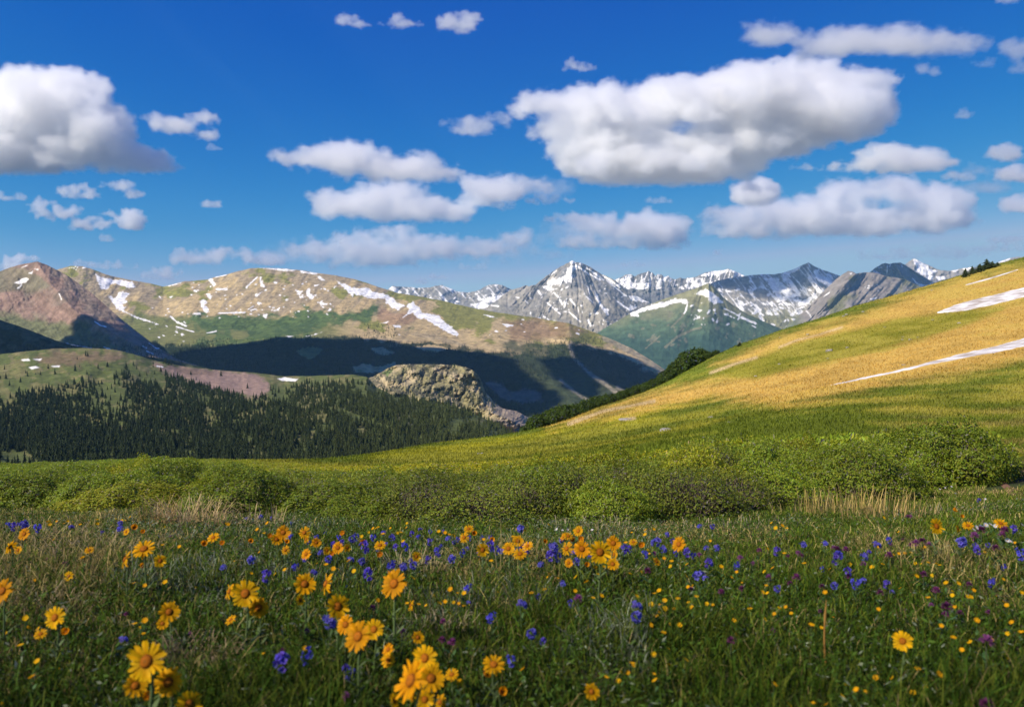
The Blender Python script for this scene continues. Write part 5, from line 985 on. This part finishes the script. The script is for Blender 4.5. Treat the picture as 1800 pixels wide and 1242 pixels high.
def bands(L, cuts):
    """(row, place from the left) of each flower"""
    row = [sum(v[1] > c for c in cuts) for v in L]; out = [None]*len(L)
    for r_ in set(row):
        ix = sorted([i for i in range(len(L)) if row[i] == r_], key=lambda i: L[i][0])
        for n, i in enumerate(ix): out[i] = (r_, n, len(ix))
    return out
ROWN = ['in the back row', 'in the second row back', 'in the middle rows', 'in the front rows']
NB = bands(DA, (945, 985, 1100))
for i, v in enumerate(DA):
    big = v[2] > 36; small = v[2] < 16
    k = 5 if small and i % 2 else (i*7+int(v[0])) % 5
    if big: k = (0, 1, 2)[i % 3]
    o = put(DAI, k, v[0], v[1], v[2]*1.22, 5.0, .018, .045)
    if o: r_, n, m = NB[i]; tag(o, '%s daisy, %s, %s from left %s' % ('large golden' if big else 'small golden' if v[2] < 17 else 'golden', 'open flat' if k != 5 else 'half closed', ordi(n), ROWN[r_]), 'daisy', 'golden alpine daisies')
rb = np.random.default_rng(8)
BL_ += [(rb.uniform(500, 1180), rb.uniform(932, 985), rb.uniform(7, 13)) for _ in range(26)]+[(rb.uniform(1180, 1780), rb.uniform(940, 1030), rb.uniform(9, 15)) for _ in range(12)]
CI_ += [(rb.uniform(380, 1150), rb.uniform(915, 960), 0) for _ in range(26)]+[(rb.uniform(1100, 1790), rb.uniform(960, 1110), 0) for _ in range(26)]
NB = bands(BL_, (945, 985, 1060))
for i, v in enumerate(BL_):
    o = put(POL, i % 4, v[0], v[1], v[2]*1.25, 4.5, .011, .030, 1.5)
    if o: r_, n, m = NB[i]; tag(o, '%s blue violet bell cluster, %s from left among blue flowers %s' % ('big' if v[2] > 17 else 'small', ordi(n), ROWN[r_]), 'wildflower', 'blue violet bell flowers')
NB = bands(CL_, (975, 1040))
for i, v in enumerate(CL_):
    o = put(CLO, i % 3, v[0], v[1], v[2]*1.2, 5.5, .007, .022, 1.5)
    if o: r_, n, m = NB[i]; tag(o, '%s clover head, %s from left among clovers %s' % ('round magenta purple' if v[2] > 12 else 'small dull purple', ordi(n), ['in the row below the willows', 'in the middle of the meadow', 'in the front of the meadow'][r_]), 'clover', 'purple clover heads')
for i, v in enumerate(CI_):
    d = pl([(900, 7), (960, 8), (1100, 11), (1240, 14)], v[1])
    o = put(CIN, i % 4, v[0], v[1], d*(.6+.45*fr_.random())*1.0, 9.0, .004, .013, 1.2)
    zx = 0 if v[0] < 400 else 1 if v[0] < 800 else 2 if v[0] < 1200 else 3; zy = 0 if v[1] < 945 else 1 if v[1] < 1060 else 2
    if o: tag(o, 'tiny yellow cinquefoil %s %s' % (['below the willows', 'halfway down the meadow', 'low in the foreground grass'][zy], ['at the left near straw tufts', 'left of centre among large daisies', 'right of centre among blue flowers', 'at the right among purple clovers'][zx]), 'wildflower', 'yellow cinquefoils %d %d' % (zx, zy))
WH = [R_(v) for v in [(1390, 392, 30), (1410, 385, 30), (1432, 380, 32), (1455, 378, 30), (1478, 385, 28), (1375, 402, 24), (1535, 452, 30), (1550, 458, 28), (1605, 380, 26), (1270, 200, 14), (1240, 205, 12), (1215, 212, 12), (1290, 232, 12), (1100, 240, 12), (1430, 258, 14), (400, 248, 16), (382, 251, 14), (690, 287, 12)]]+[M_(v) for v in [(1018, 400, 20), (1045, 405, 14), (1070, 402, 14), (1185, 403, 18), (545, 458, 12), (325, 575, 22), (345, 585, 20)]]
for i, v in enumerate(WH):
    o = put(WHI, i % 2, v[0], v[1], v[2]*.8, 7.0, .006, .018, 1.0)
    z = 0 if v[0] > 1700 and v[1] > 910 else 1 if v[1] < 880 else 2
    if o: tag(o, ['white rayed flower in the pale cluster at the right edge among purple clovers', 'tiny white flower in the grass before the right end of the willows', 'small pale flower in the meadow near the willow foot'][z], 'wildflower', ['white flower cluster at the right', 'white flowers by the willows', 'pale flowers in the meadow'][z])
print('flowers', round(time.time()-T0, 1))

# ------------------------------------------------------------------ clouds: fair-weather cumulus, flat bases at about 1500 m above the meadow
def cloud_material(name, nscale, dens, erode, aniso=.35, band=None):
    m = bpy.data.materials.new(name); m.use_nodes = True; n = m.node_tree.nodes; l = m.node_tree.links; n.remove(n['Principled BSDF'])
    v = n.new('ShaderNodeVolumeScatter'); v.inputs['Color'].default_value = (.997, .997, .998, 1); v.inputs['Anisotropy'].default_value = aniso
    at_ = n.new('ShaderNodeAttribute'); at_.attribute_name = 'density'; tc = n.new('ShaderNodeTexCoord')
    z = n.new('ShaderNodeTexNoise'); z.inputs['Scale'].default_value = 1/nscale; z.inputs['Detail'].default_value = 7; z.inputs['Roughness'].default_value = .70
    mp = n.new('ShaderNodeMapping'); mp.inputs['Scale'].default_value = (.75, .75, 1.25); l.new(tc.outputs['Object'], mp.inputs[0]); l.new(mp.outputs[0], z.inputs['Vector'])
    a = n.new('ShaderNodeMath'); a.operation = 'MULTIPLY_ADD'; l.new(z.outputs['Fac'], a.inputs[0]); a.inputs[1].default_value = -erode; a.inputs[2].default_value = erode*.50-.14
    b = n.new('ShaderNodeMath'); b.operation = 'ADD'; l.new(at_.outputs['Fac'], b.inputs[0]); l.new(a.outputs[0], b.inputs[1])
    r = n.new('ShaderNodeMapRange'); r.inputs[1].default_value = 0; r.inputs[2].default_value = .42; r.inputs[4].default_value = dens; l.new(b.outputs[0], r.inputs[0])
    e = n.new('ShaderNodeMapRange'); e.inputs[1].default_value = .02; e.inputs[2].default_value = .22; l.new(at_.outputs['Fac'], e.inputs[0]); x = n.new('ShaderNodeMath'); x.operation = 'MULTIPLY'; l.new(r.outputs[0], x.inputs[0]); l.new(e.outputs[0], x.inputs[1]); l.new(x.outputs[0], v.inputs['Density']); l.new(v.outputs[0], n['Material Output'].inputs['Volume']); return m
def cloud_nodes(mat, vox, bandw):
    g = bpy.data.node_groups.new('mist_'+mat.name, 'GeometryNodeTree'); g.interface.new_socket('Geometry', in_out='INPUT', socket_type='NodeSocketGeometry'); g.interface.new_socket('Geometry', in_out='OUTPUT', socket_type='NodeSocketGeometry')
    gi = g.nodes.new('NodeGroupInput'); go = g.nodes.new('NodeGroupOutput'); mv = g.nodes.new('GeometryNodeMeshToVolume'); sm = g.nodes.new('GeometryNodeSetMaterial')
    mv.resolution_mode = 'VOXEL_SIZE'; mv.inputs['Voxel Size'].default_value = vox; mv.inputs['Interior Band Width'].default_value = bandw; mv.inputs['Density'].default_value = 1; sm.inputs['Material'].default_value = mat
    g.links.new(gi.outputs[0], mv.inputs['Mesh']); g.links.new(mv.outputs[0], sm.inputs[0]); g.links.new(sm.outputs[0], go.inputs[0]); return g
_ico = bmesh.new(); bmesh.ops.create_icosphere(_ico, subdivisions=2, radius=1); IV = np.array([v.co[:] for v in _ico.verts]); IT = np.array([[v.index for v in f.verts] for f in _ico.faces]); _ico.free()
CM = {}
def cloud(ell, seed, H=1500, thin=1.0, size='L', base=None, fl=1.0):
    r = np.random.default_rng(seed); base = base or max(e[1]+e[3] for e in ell); Y0 = H*F/(560-base); s = Y0/F   # s metres for each unit of the local mesh
    cx = np.mean([e[0] for e in ell]); cy = np.mean([e[1] for e in ell]); org = at(cx, cy, Y0); V = []; T = []; n = 0
    for (ex, ey, rx, ry) in ell:
        for j in range(int(14+rx*ry/26)):
            a = r.random()*6.2832; q = math.sqrt(r.random()); rr = ry*(.20+.30*r.random())*(1.12-.5*q); x = ex+math.cos(a)*q*(rx-rr*.5); y = ey-math.sin(a)*q*(ry-rr*.5)
            dep = r.normal()*.55*min(rx, ry*1.8)*math.sqrt(max(0, 1-q*q)); Yc = Y0+dep*s; c = (at(x, y, Yc)-org)/s; V.append(c+IV*(rr*np.array([1.6, 1.2, .82])+{'L': 9, 'M': 6.5, 'S': 4}[size])*(Yc/Y0)); T.append(IT+n); n += len(IV)
    V = np.concatenate(V); T = np.concatenate(T); vox = {'L': 2.8, 'M': 2.0, 'S': 1.4}[size]; bw = {'L': 30, 'M': 20, 'S': 12}[size]; ns = {'L': 20, 'M': 15, 'S': 11}[size]; ell = [(a, b_, c*g_, d_*g_) for a, b_, c, d_ in ell for g_ in ({'L': 1.10, 'M': 1.22, 'S': 1.35}[size],)]; base = base+1 if base else None
    me = mesh_np('clouds', V, tris=T); o = link('clouds', me); m = o.modifiers.new('r', 'REMESH'); m.mode = 'VOXEL'; m.voxel_size = vox
    me2 = bpy.data.meshes.new_from_object(o.evaluated_get(bpy.context.evaluated_depsgraph_get())); o.modifiers.clear(); o.data = me2
    nv = len(me2.vertices); P3 = np.empty(nv*3); me2.vertices.foreach_get('co', P3); P3 = P3.reshape(-1, 3); N_ = np.array([0.]*nv*3); me2.vertices.foreach_get('normal', N_); N_ = N_.reshape(-1, 3)
    d = 0
    for k, (sc, am) in enumerate([(ns*2.4, ns*.36), (ns*1.1, ns*.30), (ns*.5, ns*.16)]): d = d+am*rdg(P3[:, 0]/sc+P3[:, 1]*.6/sc+k, P3[:, 2]/sc-P3[:, 1]*.5/sc, 2, seed+k)
    P3 = P3+N_*(d*np.clip(.35+(P3[:, 2]-P3[:, 2].min())/ns, .3, 1))[:, None]
    zb = (H-org[2])/s; P3[:, 2] = np.where(P3[:, 2] < zb, zb+(P3[:, 2]-zb)*.5, P3[:, 2])
    me2.vertices.foreach_set('co', P3.ravel()); me2.update()
    o.location = [float(v) for v in org]; o.scale = (s, s, s); o['kind'] = 'stuff'
    key = (size, thin)
    if key not in CM:
        mt = cloud_material('cloud_%s_%d' % (size, len(CM)), ns, {'L': .06, 'M': .08, 'S': .11}[size]*thin*CDEN, {'L': 1.6, 'M': 1.4, 'S': 1.1}[size]); CM[key] = cloud_nodes(mt, vox, bw)
    md = o.modifiers.new('mist', 'NODES'); md.node_group = CM[key]; return o
CDEN = 1.0
CL = [([(40, 200, 55, 75), (120, 180, 60, 58), (170, 230, 60, 50), (70, 270, 115, 38), (220, 275, 72, 26), (262, 291, 50, 14), (-30, 230, 60, 80), (-120, 250, 80, 50)], 1, 1500, 1, 'L'),
 ([(305, 220, 42, 16), (355, 207, 25, 10), (365, 240, 18, 9), (275, 208, 22, 8)], 2, 1500, .55, 'M'), ([(372, 262, 12, 5)], 3, 1500, .3, 'S'),
 ([(140, 338, 40, 13), (210, 328, 35, 8), (238, 343, 16, 8)], 4, 1500, .5, 'S'), ([(100, 372, 45, 13), (160, 394, 42, 13), (70, 357, 25, 7)], 5, 1500, .6, 'S'), ([(228, 388, 24, 19), (190, 376, 14, 6)], 6, 1500, .8, 'S'),
 ([(188, 421, 10, 5)], 7, 1500, .4, 'S'), ([(372, 361, 22, 6)], 8, 1500, .5, 'S'), ([(5, 347, 40, 6)], 9, 1500, .4, 'S'),
 ([(608, 37, 18, 9), (630, 47, 16, 8)], 10, 1500, .35, 'S'), ([(705, 44, 38, 10), (697, 33, 12, 8)], 11, 1500, .4, 'S'), ([(805, 40, 36, 18), (785, 50, 20, 9)], 12, 1500, .6, 'M'), ([(1020, 121, 30, 8), (1006, 112, 11, 6)], 13, 1500, .4, 'S'),
 ([(530, 278, 50, 16), (620, 280, 70, 28), (700, 298, 80, 26), (780, 305, 45, 16), (600, 262, 25, 12)], 14, 1500, 1, 'L'), ([(640, 362, 90, 26), (585, 348, 42, 14), (760, 370, 80, 22), (870, 330, 62, 27), (935, 330, 45, 12), (690, 336, 60, 20)], 15, 1500, 1, 'L'),
 ([(830, 225, 40, 16), (880, 213, 28, 10), (802, 213, 25, 5)], 16, 1500, .45, 'M'),
 ([(960, 180, 62, 24), (1080, 190, 110, 40), (1220, 180, 120, 42), (1350, 160, 110, 50), (1470, 185, 98, 58), (1400, 118, 80, 20), (1000, 230, 65, 22), (1100, 270, 130, 48), (1220, 280, 130, 42), (1330, 245, 120, 35), (1100, 305, 80, 25), (1440, 230, 90, 20), (1545, 150, 22, 30)], 17, 1500, 1.15, 'L'),
 ([(1350, 57, 48, 22), (1480, 75, 85, 26), (1590, 76, 90, 28), (1695, 78, 45, 16), (1435, 90, 35, 18)], 18, 1500, .6, 'L'), ([(1785, 92, 26, 18), (1795, 120, 18, 14), (1725, 112, 22, 6)], 19, 1500, .3, 'M'), ([(1775, 5, 26, 7)], 20, 1500, .25, 'S'), ([(1620, 122, 12, 9), (1642, 128, 8, 8)], 35, 1500, .25, 'S'),
 ([(720, 436, 230, 18), (560, 452, 120, 12), (900, 446, 110, 12)], 45, 1500, .28, 'L', 476), ([(1080, 402, 130, 20), (1000, 420, 70, 14)], 46, 1500, .25, 'L', 440), ([(1450, 384, 200, 26)], 47, 1500, .25, 'L', 424), ([(955, 330, 55, 18)], 48, 1500, .12, 'L'), ([(1735, 330, 40, 12), (1720, 300, 26, 8)], 49, 1500, .2, 'M'), ([(1640, 445, 120, 9), (1560, 452, 60, 6)], 50, 1500, .3, 'M'),
 ([(1430, 296, 40, 6)], 43, 1500, .3, 'S'), ([(950, 350, 60, 8), (1000, 384, 60, 9)], 44, 1500, .4, 'S'), ([(1580, 280, 85, 26), (1640, 288, 42, 18), (1500, 295, 45, 10)], 21, 1500, .8, 'M'), ([(1330, 340, 42, 24)], 22, 1500, 1.2, 'M', 366),
 ([(1480, 335, 50, 20), (1590, 335, 75, 24), (1660, 350, 45, 28), (1420, 372, 130, 26), (1290, 378, 55, 16), (1500, 388, 160, 24), (1600, 390, 110, 20), (1330, 405, 90, 16), (1660, 378, 55, 26)], 23, 1500, 1, 'L'),
 ([(1695, 203, 18, 8)], 24, 1500, .25, 'S'), ([(1765, 270, 30, 15)], 25, 1500, .8, 'M'), ([(1785, 308, 38, 16)], 26, 1500, .9, 'M'), ([(1790, 360, 34, 16)], 27, 1500, .8, 'M'),
 ([(1100, 395, 85, 20), (1170, 400, 42, 22), (1130, 382, 24, 12), (1060, 428, 85, 13), (1020, 386, 45, 8), (1150, 425, 60, 16)], 28, 1500, .8, 'M'), ([(1150, 354, 28, 5)], 29, 1500, .3, 'S'),
 ([(690, 424, 150, 13), (610, 440, 100, 18), (760, 440, 130, 16), (680, 406, 60, 10), (580, 418, 50, 9), (905, 420, 34, 15), (640, 458, 90, 14), (850, 436, 60, 12)], 30, 1500, .7, 'M', 478), ([(390, 450, 85, 13), (470, 458, 30, 10), (340, 456, 40, 9)], 31, 1500, .7, 'M'), ([(287, 480, 33, 12)], 32, 1500, .5, 'S'), ([(35, 457, 32, 9), (10, 470, 40, 8)], 33, 1500, .9, 'S'), ([(200, 468, 42, 6), (145, 465, 26, 5)], 34, 1500, .4, 'S'),
 ([(770, 487, 16, 4)], 36, 1500, .5, 'S'), ([(742, 497, 13, 3)], 37, 1500, .3, 'S'), ([(1770, 424, 38, 7), (1745, 437, 55, 6)], 38, 1500, .4, 'S'), ([(1115, 464, 22, 4)], 39, 1500, .3, 'S'), ([(1265, 443, 14, 6)], 40, 1500, .4, 'S'), ([(1685, 312, 30, 9)], 41, 1500, .4, 'S'), ([(830, 470, 25, 4)], 42, 1500, .25, 'S')]
for e in CL: cloud(e[0], e[1], e[2], e[3], e[4], e[5] if len(e) > 5 else None)
print('clouds', round(time.time()-T0, 1))
# unseen clouds above the frame, shaped to lay their shade across the valley
M_OVER = bpy.data.materials.new('overhead_cloud'); M_OVER.use_nodes = True; _n = M_OVER.node_tree.nodes; _n.remove(_n['Principled BSDF']); _v = _n.new('ShaderNodeVolumeScatter'); _v.inputs['Density'].default_value = .10; _v.inputs['Anisotropy'].default_value = .4; _v.inputs['Color'].default_value = (1, 1, 1, 1)
M_OVER.node_tree.links.new(_v.outputs[0], _n['Material Output'].inputs['Volume'])
def overhead(polys, H=1900, step=4):
    V = []; T = []; n = 0; r = np.random.default_rng(3)
    for poly, keys in polys:
        P_ = np.array(poly, float); X, Y = np.meshgrid(np.arange(P_[:, 0].min(), P_[:, 0].max(), step*1.6), np.arange(P_[:, 1].min(), P_[:, 1].max(), step*.6)); X = X.ravel(); Y = Y.ravel(); sd = sdist(X, Y, poly); X = X[sd > 2.0]; Y = Y[sd > 2.0]; seen = set()
        for x, y in zip(X, Y):
            for key in keys:
                h = hit(key, x, y)
                if h is None: continue
                t = (H-h[2])/SUN[2]; c = h+SUN*t; g = (int(c[0]//26), int(c[1]//26))
                if g in seen: continue
                seen.add(g); rr = 33*(.85+.4*r.random()); c[2] += rr*.5*r.random(); V.append(c+IV*rr*np.array([1, 1, 1.1])); T.append(IT+n); n += len(IV)
    me = mesh_np('clouds', np.concatenate(V), tris=np.concatenate(T)); o = link('clouds', me); m = o.modifiers.new('r', 'REMESH'); m.mode = 'VOXEL'; m.voxel_size = 18
    me2 = bpy.data.meshes.new_from_object(o.evaluated_get(bpy.context.evaluated_depsgraph_get())); o.modifiers.clear(); o.data = me2; me2.materials.clear(); me2.materials.append(M_OVER); o['kind'] = 'stuff'; return o
overhead([([(290, 640), (310, 618), (360, 611), (400, 606), (440, 601), (500, 592), (560, 595), (620, 600), (640, 592), (665, 600), (700, 607), (780, 613), (860, 622), (885, 632), (902, 648), (920, 668), (945, 686), (975, 697), (972, 708), (950, 725), (900, 735), (850, 700), (760, 660), (640, 665), (450, 665), (330, 655)], ['massif']),
    ([(958, 634), (985, 628), (1008, 634), (1030, 662), (1042, 690), (1030, 697), (1000, 680), (975, 655)], ['massif']), ([(1012, 610), (1040, 610), (1100, 624), (1150, 652), (1168, 664), (1150, 690), (1100, 684), (1070, 672), (1025, 645)], ['massif'])])
overhead([([(0, 566), (60, 588), (110, 603), (170, 617), (240, 628), (300, 640), (300, 650), (0, 650), (-200, 640), (-200, 550)], ['spur']), ([(128, 556), (150, 560), (170, 571), (205, 592), (240, 612), (262, 630), (200, 625), (130, 605), (100, 598), (145, 588)], ['red'])])
# ------------------------------------------------------------------ air
hz = bmesh.new(); bmesh.ops.create_cube(hz, size=1); hm = bpy.data.meshes.new('haze'); hz.to_mesh(hm); hz.free()
ho = link('haze', hm, kind='stuff'); ho.scale = (32000, 15500, 2340); ho.location = (0, 15500/2-600, 1160-1170)
M_HAZE = bpy.data.materials.new('clear_mountain_air'); M_HAZE.use_nodes = True; _n = M_HAZE.node_tree.nodes; _n.remove(_n['Principled BSDF']); _v = _n.new('ShaderNodeVolumePrincipled'); _v.inputs['Density'].default_value = 2.3e-5; _v.inputs['Color'].default_value = (.33, .66, 1, 1); _v.inputs['Anisotropy'].default_value = .0
M_HAZE.node_tree.links.new(_v.outputs[0], _n['Material Output'].inputs['Volume']); hm.materials.append(M_HAZE)
print('done', round(time.time()-T0, 1))
